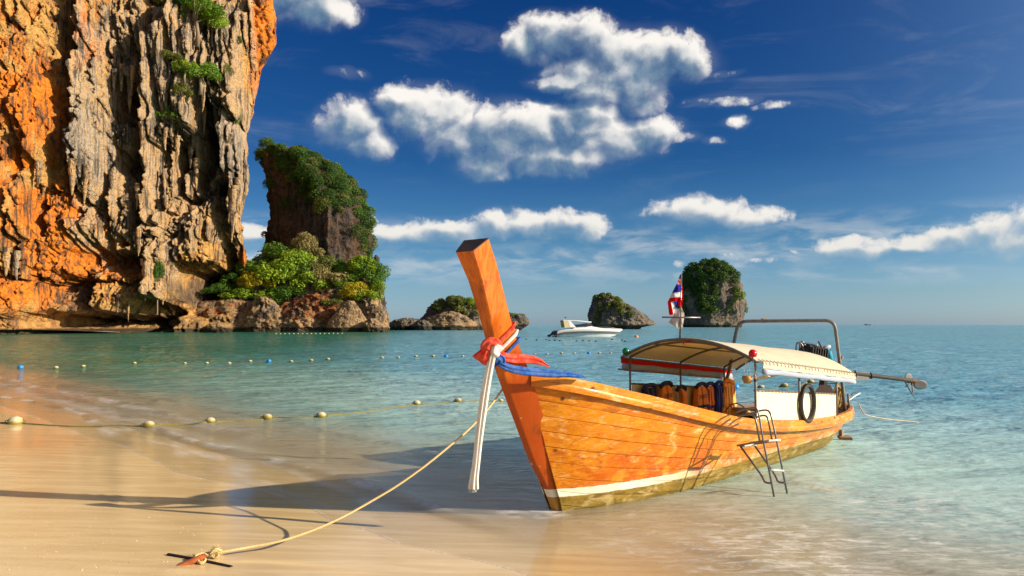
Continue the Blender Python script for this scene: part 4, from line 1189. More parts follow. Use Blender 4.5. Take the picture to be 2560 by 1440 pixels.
# materials
def wood_mat(name, varnish=True):
    m, t = new_mat(name)
    oc = objc(t)
    x, y, z = t.sep(oc)
    gr = t.noise(t.v('MULTIPLY', oc, (1.0, 6.0, 9.0)), 2.2, 7.0, 0.65, 0.6)
    fine = t.noise(t.v('MULTIPLY', oc, (2.5, 40.0, 60.0)), 2.0, 4.0, 0.6)
    big = t.noise(oc, 1.1, 3.0, 0.5)
    mid = t.noise(t.v('MULTIPLY', oc, (1.0, 1.0, 1.7)), 2.6, 5.0, 0.62)
    rnd = t.n('ShaderNodeObjectInfo').outputs['Random']
    c = t.mix(t.ss(gr, 0.30, 0.70), (0.40, 0.092, 0.003), (0.64, 0.225, 0.007))
    c = t.mix(t.ss(big, 0.42, 0.66, 0, 0.75), c, (0.50, 0.085, 0.005))
    c = t.mix(t.ss(rnd, 0.0, 1.0, 0.0, 0.35), c, (0.70, 0.28, 0.010))
    low = t.ss(z, 1.0, 0.25)
    c = t.mix(t.m('MULTIPLY', t.ss(mid, 0.46, 0.66), t.m('MULTIPLY_ADD', low, 0.5, 0.15)), c, (0.74, 0.36, 0.025))
    # scuffed pale patches and flaked streaks
    scuff = t.noise(t.v('MULTIPLY', oc, (1.2, 1.2, 2.6)), 2.1, 8.0, 0.72, 0.5)
    flake = t.noise(t.v('MULTIPLY', oc, (2.0, 10.0, 26.0)), 2.6, 5.0, 0.7, 0.4)
    aft = t.ss(x, -0.5, 5.0, 0.35, 1.0)
    c = t.mix(t.m('MULTIPLY', t.ss(scuff, 0.54, 0.70), 0.72), c, (0.76, 0.52, 0.18))
    c = t.mix(t.m('MULTIPLY', t.m('MULTIPLY', t.ss(flake, 0.56, 0.64), t.ss(scuff, 0.40, 0.52)), t.m('MULTIPLY', aft, 0.85)), c, (0.80, 0.62, 0.38))
    stain_shade = t.noise(t.v('MULTIPLY', oc, (1.4, 1.4, 3.0)), 1.6, 6.0, 0.66)
    c = t.mix(t.ss(stain_shade, 0.56, 0.74, 0, 0.72), c, (0.24, 0.06, 0.008))
    kn = t.vor(t.v('MULTIPLY', oc, (1.0, 1.0, 1.3)), 2.9, 'F1')
    c = t.mix(t.m('MULTIPLY', t.ss(kn, 0.085, 0.03), t.ss(mid, 0.40, 0.52)), c, (0.07, 0.03, 0.012))
    c = t.mix(t.m('MULTIPLY', t.ss(fine, 0.36, 0.26), 0.35), c, (0.22, 0.07, 0.01))
    rough = t.m('ADD', 0.26, t.m('MULTIPLY', t.ss(scuff, 0.5, 0.72), 0.4))
    if varnish == 'hull':
        # paint below the water line: a white boot top at the bow that wears out aft, olive antifouling under it
        wob = t.m('MULTIPLY', t.m('SUBTRACT', t.noise(oc, 5.0, 4.0, 0.6), 0.5), 0.035)
        zz = t.m('ADD', z, wob)
        lift = t.m('MULTIPLY', t.ss(x, 0.0, 5.0), 0.03)
        zt = t.m('SUBTRACT', zz, lift)
        white = t.m('MULTIPLY', t.m('MULTIPLY', t.ss(zt, 0.265, 0.255), t.ss(x, 2.8, 0.9)), 1.0)
        wpatch = t.m('MULTIPLY', t.ss(zt, 0.32, 0.22), t.ss(t.noise(oc, 4.0, 6.0, 0.7), 0.42, 0.6))
        worn = t.m('MULTIPLY', wpatch, t.ss(x, 1.0, 3.0, 0.2, 0.75))
        c = t.mix(worn, c, (0.74, 0.56, 0.30))
        c = t.mix(white, c, t.mix(t.ss(mid, 0.4, 0.62, 0, 0.35), (0.80, 0.76, 0.62), (0.62, 0.50, 0.30)))
        oliv = t.mix(t.ss(gr, 0.35, 0.65), (0.15, 0.095, 0.014), (0.28, 0.185, 0.028))
        oliv = t.mix(t.ss(zz, 0.06, -0.02, 0.0, 0.6), oliv, (0.12, 0.095, 0.02))
        olf = t.ss(t.m('ADD', zt, t.m('MULTIPLY', t.ss(x, 1.5, 5.5), -0.035)), 0.178, 0.160)
        c = t.mix(olf, c, oliv)
        c = t.mix(t.m('MULTIPLY', t.ss(scuff, 0.52, 0.62), t.m('MULTIPLY', olf, 0.55)), c, (0.56, 0.44, 0.20))
        rough = t.m('ADD', rough, t.m('MULTIPLY', t.m('MAXIMUM', olf, white), 0.25))
    b = t.n('ShaderNodeBsdfPrincipled', {'Base Color': c, 'Roughness': rough, 'Specular IOR Level': 0.35})
    h = t.m('ADD', t.m('MULTIPLY', gr, 0.4), t.m('MULTIPLY', flake, 0.5))
    t.put(b, 'Normal', bump(t, t.m('ADD', h, t.m('MULTIPLY', fine, 0.3)), 0.35, 0.006))
    finish(t, b)
    return m
MAT_HULL = wood_mat('varnished_hull_planks', 'hull')
MAT_WOOD = wood_mat('varnished_wood', True)
def stem_mat():
    m, t = new_mat('varnished_prow')
    oc = objc(t)
    gr = t.noise(t.v('MULTIPLY', oc, (9.0, 12.0, 1.0)), 2.0, 6.0, 0.62, 0.8)
    big = t.noise(t.v('MULTIPLY', oc, (2.0, 2.0, 1.0)), 1.4, 4.0, 0.6)
    x, y, z = t.sep(oc)
    c = t.mix(t.ss(gr, 0.32, 0.68), (0.47, 0.092, 0.004), (0.66, 0.170, 0.007))
    c = t.mix(t.ss(big, 0.45, 0.68, 0, 0.7), c, (0.36, 0.055, 0.006))
    c = t.mix(t.m('MULTIPLY', t.ss(z, 1.62, 1.45), t.ss(gr, 0.2, 0.6, 0.35, 0.75)), c, (0.36, 0.045, 0.005))
    c = t.mix(t.m('MULTIPLY', t.ss(t.noise(oc, 3.4, 6.0, 0.65), 0.56, 0.72), 0.6), c, (0.15, 0.035, 0.006))
    c = t.mix(t.m('MULTIPLY', t.ss(t.vor(oc, 6.5, 'F1'), 0.07, 0.03), 0.9), c, (0.80, 0.55, 0.28))
    white = t.m('MULTIPLY', t.ss(z, 0.258, 0.25), t.ss(z, 0.155, 0.163))
    c = t.mix(white, c, (0.78, 0.74, 0.60))
    c = t.mix(t.ss(z, 0.163, 0.155), c, (0.42, 0.20, 0.03))
    b = t.n('ShaderNodeBsdfPrincipled', {'Base Color': c, 'Roughness': t.ss(gr, 0.3, 0.7, 0.24, 0.42), 'Specular IOR Level': 0.4})
    t.put(b, 'Normal', bump(t, gr, 0.2, 0.006))
    finish(t, b)
    return m
MAT_STEM = stem_mat()
MAT_DARKWOOD = plain('dark_end_grain', (0.055, 0.030, 0.022), 0.7, 0, 0.4, 20, 0.3, 0.004)
MAT_INNER = plain('weathered_inner_wood', (0.26, 0.16, 0.08), 0.8, 0, 0.35, 5, 0.3, 0.006)
MAT_GREYDECK = plain('grey_painted_deck', (0.30, 0.27, 0.25), 0.7, 0, 0.3, 5, 0.3, 0.005, dirt=(0.22, 0.13, 0.08))
MAT_BENCH = plain('pale_bench_wood', (0.52, 0.35, 0.17), 0.75, 0, 0.3, 6, 0.3, 0.005, dirt=(0.22, 0.13, 0.07))
MAT_PIPE = plain('grey_painted_pipe', (0.16, 0.145, 0.125), 0.5, 0.2, 0.25, 14, 0.2, 0.003, dirt=(0.26, 0.15, 0.07))
MAT_STEEL = plain('dull_steel_tube', (0.20, 0.20, 0.20), 0.38, 0.75, 0.2, 14, 0.15, 0.002, dirt=(0.22, 0.15, 0.09))
MAT_PALEPIPE = plain('pale_metal_tube', (0.55, 0.52, 0.47), 0.45, 0.3, 0.2, 10, 0.15, 0.002, dirt=(0.3, 0.2, 0.12))
MAT_CREAM = plain('cream_painted_board', (0.78, 0.68, 0.44), 0.6, 0, 0.08, 3, 0.1, 0.003, dirt=(0.60, 0.46, 0.24))
MAT_CREAM2 = plain('yellowed_cream_board', (0.70, 0.50, 0.18), 0.6, 0, 0.12, 3, 0.1, 0.003)

def hull_pt(u, v, off=0.0, side=-1):
    """skin of the hull: u from the stem to the stern, v from keel to gunwale, side -1 near / +1 far"""
    sk = 0.10 + u * (8.02 - 0.10); sg = -0.68 + u * (8.30 + 0.68)
    b = np.interp(sg, [-.68, -.5, -.25, 0, .5, 1, 2, 3.2, 4.75, 6.35, 7.2, 7.65, 7.95, 8.13, 8.25, 8.30],
                  [.165, .29, .43, .54, .67, .78, .92, 1.0, 1.03, 1.02, .95, .83, .66, .48, .24, .03])
    zg = sheer(sg)
    w = np.interp(sk, [.1, .5, 1.1, 1.9, 4.2, 6.5, 7.2, 7.7, 8.02], [.10, .27, .45, .60, .67, .66, .56, .30, .02])
    zk = np.interp(sk, [.1, .4, 1, 3, 6.4, 7.3, 7.8, 8.02], [-.10, -.16, -.22, -.30, -.28, -.14, .08, .30])
    vw = np.clip((0 - zk) / (zg - zk), 0.06, 0.6)
    lo = 0.04 * min(1, w / .1) + (w - 0.04) * np.sqrt(np.clip(v / vw, 0, 1))
    k = np.clip((v - vw) / (1 - vw), 0, 1)
    lat = np.where(v < vw, lo, w + (b - w) * (k ** 0.92))
    s = (1 - v) * sk + v * sg
    z = (1 - v) * zk + v * zg
    return Vector((float(s), float(side * (lat + off)), float(z)))

def sheer(s):
    return np.interp(s, [-.9, -.68, -.5, 0, .5, 1, 1.5, 2, 2.6, 3.3, 4, 4.86, 5.6, 6.4, 7.2, 7.9, 8.3],
                     [1.64, 1.60, 1.565, 1.46, 1.345, 1.235, 1.12, 1.01, .89, .785, .71, .64, .60, .58, .59, .63, .69])

US = [0.0, .008, .02, .04, .06, .085, .11, .14, .17, .2, .24, .28, .32, .37, .42, .47, .52, .57, .62, .67, .72, .77, .81, .85, .88, .905, .925, .945, .96, .972, .982, .99, .996, 1.0]
# inner skin (also the dark seams between the planks)
for sd in (-1, 1):
    V_, nv = [], 16
    for u_ in US:
        for j in range(nv):
            V_.append(hull_pt(u_, j / (nv - 1) * 0.985, -0.009, sd))
    me = np_mesh('inner_skin', [tuple(p) for p in V_], grid_faces(len(US), nv))
    link('inner_skin', me, MAT_INNER, boat)
# planks: nine strakes a side, each of three lengths with staggered butts
VB = [0.0, 0.10, 0.20, 0.30, 0.405, 0.51, 0.615, 0.72, 0.82, 0.915]
for sd in (-1, 1):
    for k in range(9):
        cuts = [0.0, 0.30 + 0.11 * ((k * 2) % 3), 0.64 + 0.09 * ((k + 1) % 3), 1.0]
        for c_i in range(3):
            ua, ub = cuts[c_i] + (0.0004 if c_i else 0), cuts[c_i + 1] - (0.0004 if c_i < 2 else 0)
            uu = [ua] + [q for q in US if ua + .003 < q < ub - .003] + [ub]
            e_ = 0.0007
            va, vb = VB[k] + e_, VB[k + 1] - e_
            ring = []
            pr = 0.0015 * ((k * 7 + c_i * 5) % 4)
            for u_ in uu:
                ring.append([hull_pt(u_, va, -0.0065, sd), hull_pt(u_, va + .003, pr, sd)] + [hull_pt(u_, va + (vb - va) * q, pr + 0.002 * math.sin(q * math.pi), sd) for q in (.25, .5, .75)] + [hull_pt(u_, vb - .003, pr, sd), hull_pt(u_, vb, -0.0065, sd)])
            MB().loft(ring, True, True).build('plank', MAT_HULL, boat, 35)

def follow(u0, u1, sect, side, extra=None):
    """a moulding of the given section (outward, up) along the sheer"""
    rings = []
    for u_ in [u0] + [q for q in US if u0 < q < u1] + [u1]:
        p, q = hull_pt(u_, 0.995, 0, side), hull_pt(min(u_ + .004, 1), 0.995, 0, side)
        q0 = hull_pt(max(u_ - .004, 0), 0.995, 0, side)
        tdir = (q - q0); tdir.z = 0; tdir.normalize()
        nrm = Vector((tdir.y, -tdir.x, 0)) * (1 if side < 0 else -1)
        if nrm.y * side < -0.2: nrm = -nrm
        tp = float(sst(u_, 0.0, 0.07))
        rings.append([p + nrm * (a * tp if a > 0 else a) + Vector((0, 0, b_)) for (a, b_) in sect])
    return MB().loft(rings, True, True)
for sd in (-1, 1):
    follow(0.006, 1.0, [(-.01, -.135), (.026, -.130), (.034, -.10), (.033, -.062), (.024, -.050), (-.01, -.050)], sd).build('rub_rail', MAT_WOOD, boat, 40)
    follow(0.006, 1.0, [(-.012, -.049), (.022, -.049), (.026, .012), (.014, .026), (-.055, .026), (-.060, -.02)], sd).build('gunwale', MAT_WOOD, boat, 40)

# prow: a wedge section that stands up from the stem
ST = [(-.16, .10, .10, .20, .24), (.05, 0.0, .10, .22, .24), (.245, -.106, .10, .25, .23), (.6, -.37, .105, .30, .23), (.95, -.56, .11, .36, .23), (1.29, -.742, .12, .40, .23), (1.6, -.90, .13, .37, .25),
      (1.9, -1.035, .145, .30, .24), (2.216, -1.150, .165, .28, .215), (2.57, -1.295, .20, .31, .19), (2.84, -1.445, .25, .35, .18)]
def stem_ring(z, s, fw, bw, d, tilt=0.0, grow=0.0):
    g = grow; bv = 0.012
    return [Vector((s - g, -fw / 2 + bv, z)), Vector((s - g + bv, -fw / 2 - g, z)), Vector((s + d + g, -bw / 2 - g, z + tilt)), Vector((s + d + g, bw / 2 + g, z + tilt)), Vector((s - g + bv, fw / 2 + g, z)), Vector((s - g, fw / 2 - bv, z))]
zz_ = np.linspace(ST[0][0], ST[-1][0], 34)
def st_at(z):
    a = [q[0] for q in ST]
    return [float(np.interp(z, a, [q[i] for q in ST])) for i in range(1, 5)]
rings = []
for z in zz_:
    s, fw, bw, d = st_at(z)
    rings.append(stem_ring(z, s, fw, bw, d, tilt=0.10 * float(sst(z, 1.8, 2.84)) + 0.03))
prow = MB().loft(rings, True, False).build('prow', MAT_STEM, boat, 30)
capr = [Vector(p) for p in rings[-1]]
cen = sum(capr, Vector()) / 6
MB().loft([capr, [p + Vector((-.002, 0, .012)) for p in capr]], True, True).build('prow_cap', MAT_DARKWOOD, prow)

# decks, floor and benches inside
for k in range(5):
    v0, v1 = -1 + k * .4, -1 + (k + 1) * .4
    ring = []
    for s in np.linspace(-.62, 1.7, 10):
        u_ = (s + .68) / 8.98
        hw = abs(hull_pt(u_, .94, 0).y) - .06; zz0 = float(sheer(s)) - .10
        ring.append([Vector((s, hw * v0 + .004, zz0)), Vector((s, hw * v1 - .004, zz0)), Vector((s, hw * v1 - .004, zz0 - .03)), Vector((s, hw * v0 + .004, zz0 - .03))])
    MB().loft(ring).build('deck_plank', MAT_WOOD, boat)
for k in range(6):
    y0 = -.54 + k * .18
    MB().box((4.3, y0 + .09, .10), (5.2, .172, .025)).build('floor_board', MAT_INNER, boat)
for i, s in enumerate((2.5, 3.7, 4.6, 5.5, 6.4)):
    hw = abs(hull_pt((s + .68) / 8.98, .75).y) - .04
    MB().box((s, 0, float(sheer(s)) - .26), (.30, hw * 2, .035), None, .006).build('thwart', MAT_BENCH, boat)
ring = []
for s in np.linspace(6.75, 8.12, 9):
    u_ = (s + .68) / 8.98
    hw = max(abs(hull_pt(u_, .93, 0).y) - .05, .05); zz0 = float(sheer(s)) - .11
    ring.append([Vector((s, -hw, zz0)), Vector((s, hw, zz0)), Vector((s, hw, zz0 - .03)), Vector((s, -hw, zz0 - .03))])
MB().loft(ring).build('stern_deck', MAT_GREYDECK, boat)
# the open locker box amidships
lk = MB().box((6.55, .45, .62), (.9, .8, .04), None, .008).build('locker_lid', MAT_GREYDECK, boat)
mb = MB()
for dx_ in (-.36, -.05, .26): mb.box((6.5 + dx_, .06, .50), (.05, .04, .22))
mb.box((6.55, .05, .39), (.9, .05, .05)).box((6.55, .82, .48), (.9, .03, .2))
mb.build('locker_frame', MAT_BENCH, boat)

# ---------------- canopy
CW = 1.08
def can_edge(s): return 1.60 - 0.09 * (s - 3.1)
def can_rise(s): return 0.29 + 0.022 * (s - 3.1)
def can_z(s, y):
    q = min(abs(y) / CW, 1.0)
    return can_edge(s) + can_rise(s) * (1 - q ** 2.1)
def cloth_mat(name, col, back, trans=0.35, weave=0.2):
    m, t = new_mat(name)
    oc = objc(t)
    n1 = t.noise(oc, 2.2, 5.0, 0.6)
    wr = t.noise(t.v('MULTIPLY', oc, (1.5, 7.0, 7.0)), 2.0, 4.0, 0.6, 0.6)
    c = t.mix(t.ss(n1, 0.3, 0.7), tuple(x * 0.9 for x in col), col)
    c = t.mix(t.ss(t.noise(oc, 1.3, 6.0, 0.7), 0.56, 0.74, 0, 0.3), c, tuple(x * y for x, y in zip(col, (0.75, 0.66, 0.5))))
    nb = bump(t, t.m('ADD', wr, t.m('MULTIPLY', n1, 0.6)), 0.35, 0.02)
    d = t.n('ShaderNodeBsdfDiffuse', {'Color': c, 'Normal': nb})
    tl = t.n('ShaderNodeBsdfTranslucent', {'Color': t.mix(t.ss(wr, 0.3, 0.7), tuple(x * .75 for x in back), back), 'Normal': nb})
    finish(t, t.n('ShaderNodeMixShader', {0: trans, 1: d, 2: tl}).outputs[0])
    return m
MAT_CANVAS = cloth_mat('cream_canvas', (0.88, 0.79, 0.60), (0.98, 0.50, 0.08), 0.38)
MAT_WHITECLOTH = cloth_mat('white_rolled_plastic', (0.42, 0.465, 0.55), (0.5, 0.5, 0.5), 0.15)
MAT_REDCLOTH = cloth_mat('red_cloth', (0.68, 0.018, 0.008), (0.75, 0.03, 0.01), 0.35)
NS, NY = 26, 27
V_ = []
for i in range(NS):
    s = 3.08 + (7.0 - 3.08) * i / (NS - 1)
    for j in range(NY):
        y = -CW + 2 * CW * j / (NY - 1)
        sag = 0.012 * math.sin((s - 3.1) / 1.6 * math.pi) ** 2 * (1 - (y / CW) ** 2)
        V_.append((s, y, can_z(s, y) + 0.022 - sag + 0.004 * float(perlin(s * 2.3, y * 3, 1.0))))
me = np_mesh('canopy_cloth', V_, grid_faces(NS, NY)); 
canopy = link('canopy_cloth', me, MAT_CANVAS, boat)
# hoops and ribs under the cloth
def hoop(s, r_=0.017, dz_=0.0, y0=-CW, y1=CW):
    return MB().tube([(s, y, can_z(s, y) + dz_) for y in np.linspace(y0, y1, 21)], r_, 7)
hoop(3.08, .021).build('canopy_hoop', MAT_PIPE, boat, True)
hoop(7.0, .018).build('canopy_hoop', MAT_PIPE, boat, True)
PS = (3.2, 4.75, 6.35)
for s in PS: hoop(s, .018, -.03, -1.0, 1.0).build('canopy_hoop', MAT_PIPE, boat, True)
for y in (-CW, -.52, .52, CW):
    MB().tube([(s, y, can_z(s, y) - (.008 if abs(y) < 1 else 0)) for s in np.linspace(3.08, 7.0, 14)], .014, 6).build('canopy_batten', MAT_PIPE, boat, True)
for sd in (-1, 1):
    for s in PS:
        zt = can_z(s, sd * 1.0) - .03
        MB().tube([(s, sd * 1.0, float(sheer(s)) - .03), (s, sd * 1.0, zt)], .017, 8).build('canopy_post', MAT_PIPE, boat, True)
# panel boards between the posts
def rail_z(s): return 1.205 - 0.080 * (s - 3.2)
for sd, mat_ in ((-1, MAT_CREAM), (1, MAT_CREAM2)):
    nm = 'side_panel'
    y = sd * 0.985
    rg = []
    for s in np.linspace(3.24, 6.33, 8):
        zb, zt = float(sheer(s)) + .026, rail_z(s) - .012
        rg.append([Vector((s, y - .008, zb)), Vector((s, y + .008, zb)), Vector((s, y + .008, zt)), Vector((s, y - .008, zt))])
    pn = MB().loft(rg).build(nm, mat_, boat)
    if sd < 0: pn['label'] = 'cream board panel on the sunny side of the canopy'
    else: pn['label'] = 'yellowed board panel behind the life jackets'
    MB().tube([(s, y, rail_z(s)) for s in np.linspace(3.2, 6.35, 10)], .014, 7).build('panel_rail', MAT_PIPE, boat, True)
    # lashings along the rail
    mb = MB()
    for k in range(26):
        s = 3.3 + k * .118
        mb.tube([(s, y + .020 * math.cos(a), rail_z(s) - .004 + .022 * math.sin(a)) for a in np.linspace(0, 2 * math.pi, 7)], .0035, 4, False)
    lo = mb.build('lashing', MAT_INNER, boat, True); lo['kind'] = 'stuff'
# valances: cream and white on the near edge, red and white on the far edge
def strip(name, mat_, y, z_hi, z_lo, s0, s1, wob=.006, parent=None, n=40):
    V2 = []
    for i in range(n):
        s = s0 + (s1 - s0) * i / (n - 1)
        for j in range(5):
            f = j / 4
            V2.append((s, y + wob * math.sin(s * 9 + f * 3) + wob * math.sin(s * 23), can_edge(s) + z_hi + (z_lo - z_hi) * f + .004 * math.sin(s * 17) * f))
    return link(name, np_mesh(name, V2, grid_faces(n, 5)), mat_, parent)
strip('valance', MAT_CANVAS, -CW - .022, .015, -.075, 3.22, 7.0, parent=boat)['label'] = 'cream valance along the sunny edge'
strip('valance', MAT_REDCLOTH, CW + .020, .0, -.085, 3.1, 6.9, parent=boat)['label'] = 'red valance along the far edge'
def roll(y, zc, s0, s1, hgt):
    rg = []
    for i in range(34):
        s = s0 + (s1 - s0) * i / 33
        z0 = can_edge(s) + zc + .004 * math.sin(s * 5.1)
        rg.append([Vector((s, y + (.026 + .006 * math.sin(s * 13 + a)) * math.cos(a), z0 + (hgt / 2 + .004 * math.sin(s * 9 + 2 * a)) * math.sin(a))) for a in np.linspace(0, 2 * math.pi, 12, endpoint=False)])
    return MB().loft(rg).build('rolled_curtain', MAT_WHITECLOTH, boat, True)
roll(-CW - .012, -.118, 3.25, 6.98, .078)
roll(CW + .015, -.125, 3.15, 6.85, .095)
MB().tube([(s, CW + .01, can_edge(s) - .18 - .004 * math.sin(s * 4)) for s in np.linspace(3.02, 6.9, 14)], .016, 6).build('curtain_pole', MAT_INNER, boat, True)
# lacing of the cloth to the edge pipe
mb = MB()
for sd in (-1, 1):
    for k in range(30):
        s = 3.15 + k * .13
        z0 = can_edge(s)
        mb.tube([(s, sd * (CW - .02), z0 + .045), (s + .02, sd * (CW + .026), z0 + .016), (s + .04, sd * (CW + .03), z0 - .03)], .0045, 4)
o = mb.build('lacing', MAT_INNER, boat, True); o['kind'] = 'stuff'

# arch of thick pipe over the stern
arch = [W(2113, 1036, 14.1), W(2106, 960, 14.1), W(2086, 801, 14.1), W(1846, 803, 14.55), W(1834, 860, 14.55), W(1824, 925, 14.55), W(1811, 965, 14.55), W(1813, 1030, 14.55)]
MB().tube(arcpts(arch, .16, 6), .031, 10).build('stern_arch', MAT_PIPE, boat, True)
MB().tube([W(2124, 1028, 14.3), W(2120, 985, 14.3)], .022, 8).build('stern_post', MAT_PIPE, boat, True)
wr = [W(px, 801.5, 14.5) for px in (1906, 1908, 1910, 1912, 1914, 1916)]
mb = MB()
for p in wr: mb.tube([p + Vector((0, .036 * math.cos(a), .036 * math.sin(a))) for a in np.linspace(0, 2 * math.pi, 9)], .007, 5, False)
mb.build('rope_wrap', plain('tan_cord', (0.45, 0.30, 0.14), 0.9), boat, True)

# navigation lamps
def lamp(p, col, name_label):
    m = plain('lamp_glass_' + name_label, col, 0.25, 0, 0.15, 10, 0.1, 0.002)
    stem_ = MB().tube([p + Vector((0, 0, -.11)), p + Vector((0, 0, -.03))], .010, 6).build('lamp_bracket', MAT_PIPE, boat, True)
    o_ = MB().lathe([(.012, -.048), (.045, -.044), (.058, -.015), (.055, .018), (.034, .048), (.012, .056)], p, 14).build('navigation_lamp', m, boat, True)
    o_['label'] = name_label + ' navigation lamp'
lamp(Vector((3.02, -CW + .03, can_edge(3.1) + .115)), (0.62, 0.008, 0.010), 'red')
lamp(Vector((3.06, CW - .10, can_edge(3.1) + .10)), (0.004, 0.16, 0.055), 'green')
# flag mast with its cross bar
mast_b = W(1700, 850, 11.55); mast_t = W(1703, 686, 11.55)
mb = MB().tube([mast_b, mast_t], .014, 8)
mast = mb.build('flag_mast', MAT_STEEL, boat, True)
MB().tube([W(1655, 793, 11.53), W(1751, 794, 11.53)], .011, 8).build('cross_bar', MAT_STEEL, mast, True)
# bent strip and bow of red ribbon at the front hoop
mb = MB()
for a in ((1709, 852, 1712, 856, 1707, 862), (1719, 851, 1728, 854, 1733, 857), (1712, 851, 1719, 853, 1722, 858)):
    mb.add([W(a[0], a[1], 11.45), W(a[2], a[3], 11.4), W(a[4], a[5], 11.42), W(a[0] + 2, a[5] - 2, 11.45)], [(0, 1, 2, 3)])
mb.build('ribbon', MAT_REDCLOTH, boat)
# pale pole stowed under the canopy
MB().tube([W(1893, 948, 11.4), W(1950, 934, 12.6), W(2040, 905, 14.0)], .022, 8).build('stowed_pole', MAT_PALEPIPE, boat, True)
# curved rods and handle at the stern
MB().tube(spline([W(2118, 1004, 14.5), W(2137, 990, 14.6), W(2150, 983, 14.7)], 4), .014, 6).build('stern_handle', MAT_PALEPIPE, boat, True)
MB().tube(spline([W(2127, 988, 14.7), W(2136, 982, 14.7), W(2149, 984, 14.7)], 4), .009, 6).build('stern_handle', MAT_PIPE, boat, True)
MB().tube(spline([W(1812, 1030, 13.2), W(1826, 1013, 13.1), W(1843, 1009, 12.9), W(1862, 1020, 12.7), W(1872, 1034, 12.6)], 5), .010, 6).build('bent_cane', plain('bent_cane', (0.33, 0.17, 0.06), 0.7), boat, True)
# mooring bracket at the waterline under the stern
mb = MB().box(W(2112, 1094, 14.75), (.34, .20, .05), Matrix.Rotation(.5, 3, 'Z')).box(W(2103, 1084, 14.8), (.10, .06, .14))
mb.build('stern_bracket', MAT_INNER, boat)
MB().box(W(2108, 1108, 14.75), (.10, .05, .16)).build('stern_fin', plain('green_fin', (0.03, 0.16, 0.10), 0.6), boat)
# ---------------------------------------------------------------- things on and round the boat
MAT_ORANGE = plain('orange_nylon', (0.85, 0.24, 0.018), 0.7, 0, 0.12, 9, 0.25, 0.006)
MAT_YELLOWO = plain('faded_orange_nylon', (0.90, 0.42, 0.07), 0.7, 0, 0.12, 9, 0.25, 0.006)
MAT_NAVY = plain('navy_nylon', (0.012, 0.016, 0.06), 0.7, 0, 0.25, 9, 0.25, 0.006)
MAT_BLUE = plain('blue_nylon', (0.014, 0.03, 0.26), 0.7, 0, 0.25, 9, 0.25, 0.006)
MAT_INK = plain('black_print', (0.02, 0.02, 0.02), 0.8)
JR = Matrix.Rotation(BRZ, 3, 'Z')

def to_world(o):
    """objects of their own are built in the boat's axes and then stand at the boat's place"""
    o.location = BOW; o.rotation_euler = (0, 0, BRZ)
    return o

JACK = []
def jacket(s, ztop, h, w, cols, label, text=None, folded=0.0, yoff=0.0, parts=(1, 1)):
    """life jacket hung on the far panel: s along the boat, top height, height and width"""
    e = empty('life_jacket', B2W((s, 0.985 - 0.10 + yoff, ztop)), BRZ)
    tag(e, label, 'life jacket', 'life jackets hung along the far panel')
    body, trim = cols
    for sd in (-1, 1):
        if not parts[0 if sd < 0 else 1]: continue
        wd = w * .47
        rg = []
        for k in range(9):
            f = k / 8
            zz0 = -h * f
            ww = wd * (0.72 + .28 * min(1, f * 3)) * (1 - .10 * max(0, f - .85) / .15)
            th = .045 + .028 * math.sin(math.pi * min(1, f * 1.1)) + .006 * math.sin(f * 17 + s)
            cx0 = sd * (w * .255 - (.03 * (1 - min(1, f * 3))))
            rg.append([Vector((cx0 + ww / 2 * c * (1 if abs(c) < .9 else .96), -th * (1 if q < 0 else .55) * abs(q) ** .7 * (1 if q < 0 else -1), zz0)) for c, q in ((-1, -.35), (-.8, -.9), (0, -1), (.8, -.9), (1, -.35), (.8, .6), (-.8, .6))])
        MB().loft(rg).build('front_panel', body, e, 50)
    nk = [Vector((-w * .40, -.02, -.02)), Vector((-w * .30, -.045, .035)), Vector((0, -.03, .05)), Vector((w * .30, -.045, .035)), Vector((w * .40, -.02, -.02))]
    MB().tube(spline(nk, 4), .034, 7).build('collar', trim, e, True)
    if parts[0] and parts[1]:
        MB().box((0, -.078, -h * .62), (w * .98, .012, .035), None, .004).build('belt', trim, e)
        MB().box((0, -.088, -h * .62), (.05, .014, .045), None, .004).build('buckle', MAT_INK, e)
        mb_ = MB()
        for sd in (-1, 1): mb_.box((sd * w * .30, -.070, -h * .45), (.022, .012, h * .75))
        if not text: mb_.build('webbing', trim, e)
    if text:
        fc = bpy.data.curves.new('lettering', 'FONT'); fc.body = text; fc.size = .085; fc.align_x = 'CENTER'; fc.extrude = .001
        ft = bpy.data.objects.new('lettering_curve', fc)
        dg = bpy.context.evaluated_depsgraph_get()
        me_ = bpy.data.meshes.new_from_object(ft)
        bpy.data.objects.remove(ft)
        lt = link('lettering', me_, MAT_INK, e)
        lt.location = (0, -.085, -h * .36); lt.rotation_euler = (R(90), 0, 0)
    return e
jacket(3.55, 1.12, .40, .42, (MAT_NAVY, MAT_NAVY), 'all navy life jacket nearest the prow on the far panel', yoff=.02)
jacket(4.02, 1.13, .48, .40, (MAT_ORANGE, MAT_NAVY), 'lettered orange life jacket next to the all navy one', 'DOJ SC')
jacket(4.50, 1.04, .46, .34, (MAT_ORANGE, MAT_NAVY), 'orange life jacket slipped down and half turned beside the middle post', None, parts=(0, 1))
jacket(5.18, 1.05, .52, .40, (MAT_ORANGE, MAT_NAVY), 'lettered orange life jacket just aft of the middle post', 'DOJ SC')
jacket(5.50, 1.04, .56, .34, (MAT_ORANGE, MAT_BLUE), 'orange life jacket with blue straps beside the plain blue one')
jacket(5.74, 1.05, .58, .30, (MAT_BLUE, MAT_BLUE), 'plain bright blue life jacket', yoff=-.05)
jacket(5.97, 1.07, .62, .34, (MAT_YELLOWO, MAT_ORANGE), 'faded orange life jacket standing proud of the panel next to the blue one', yoff=-.09)
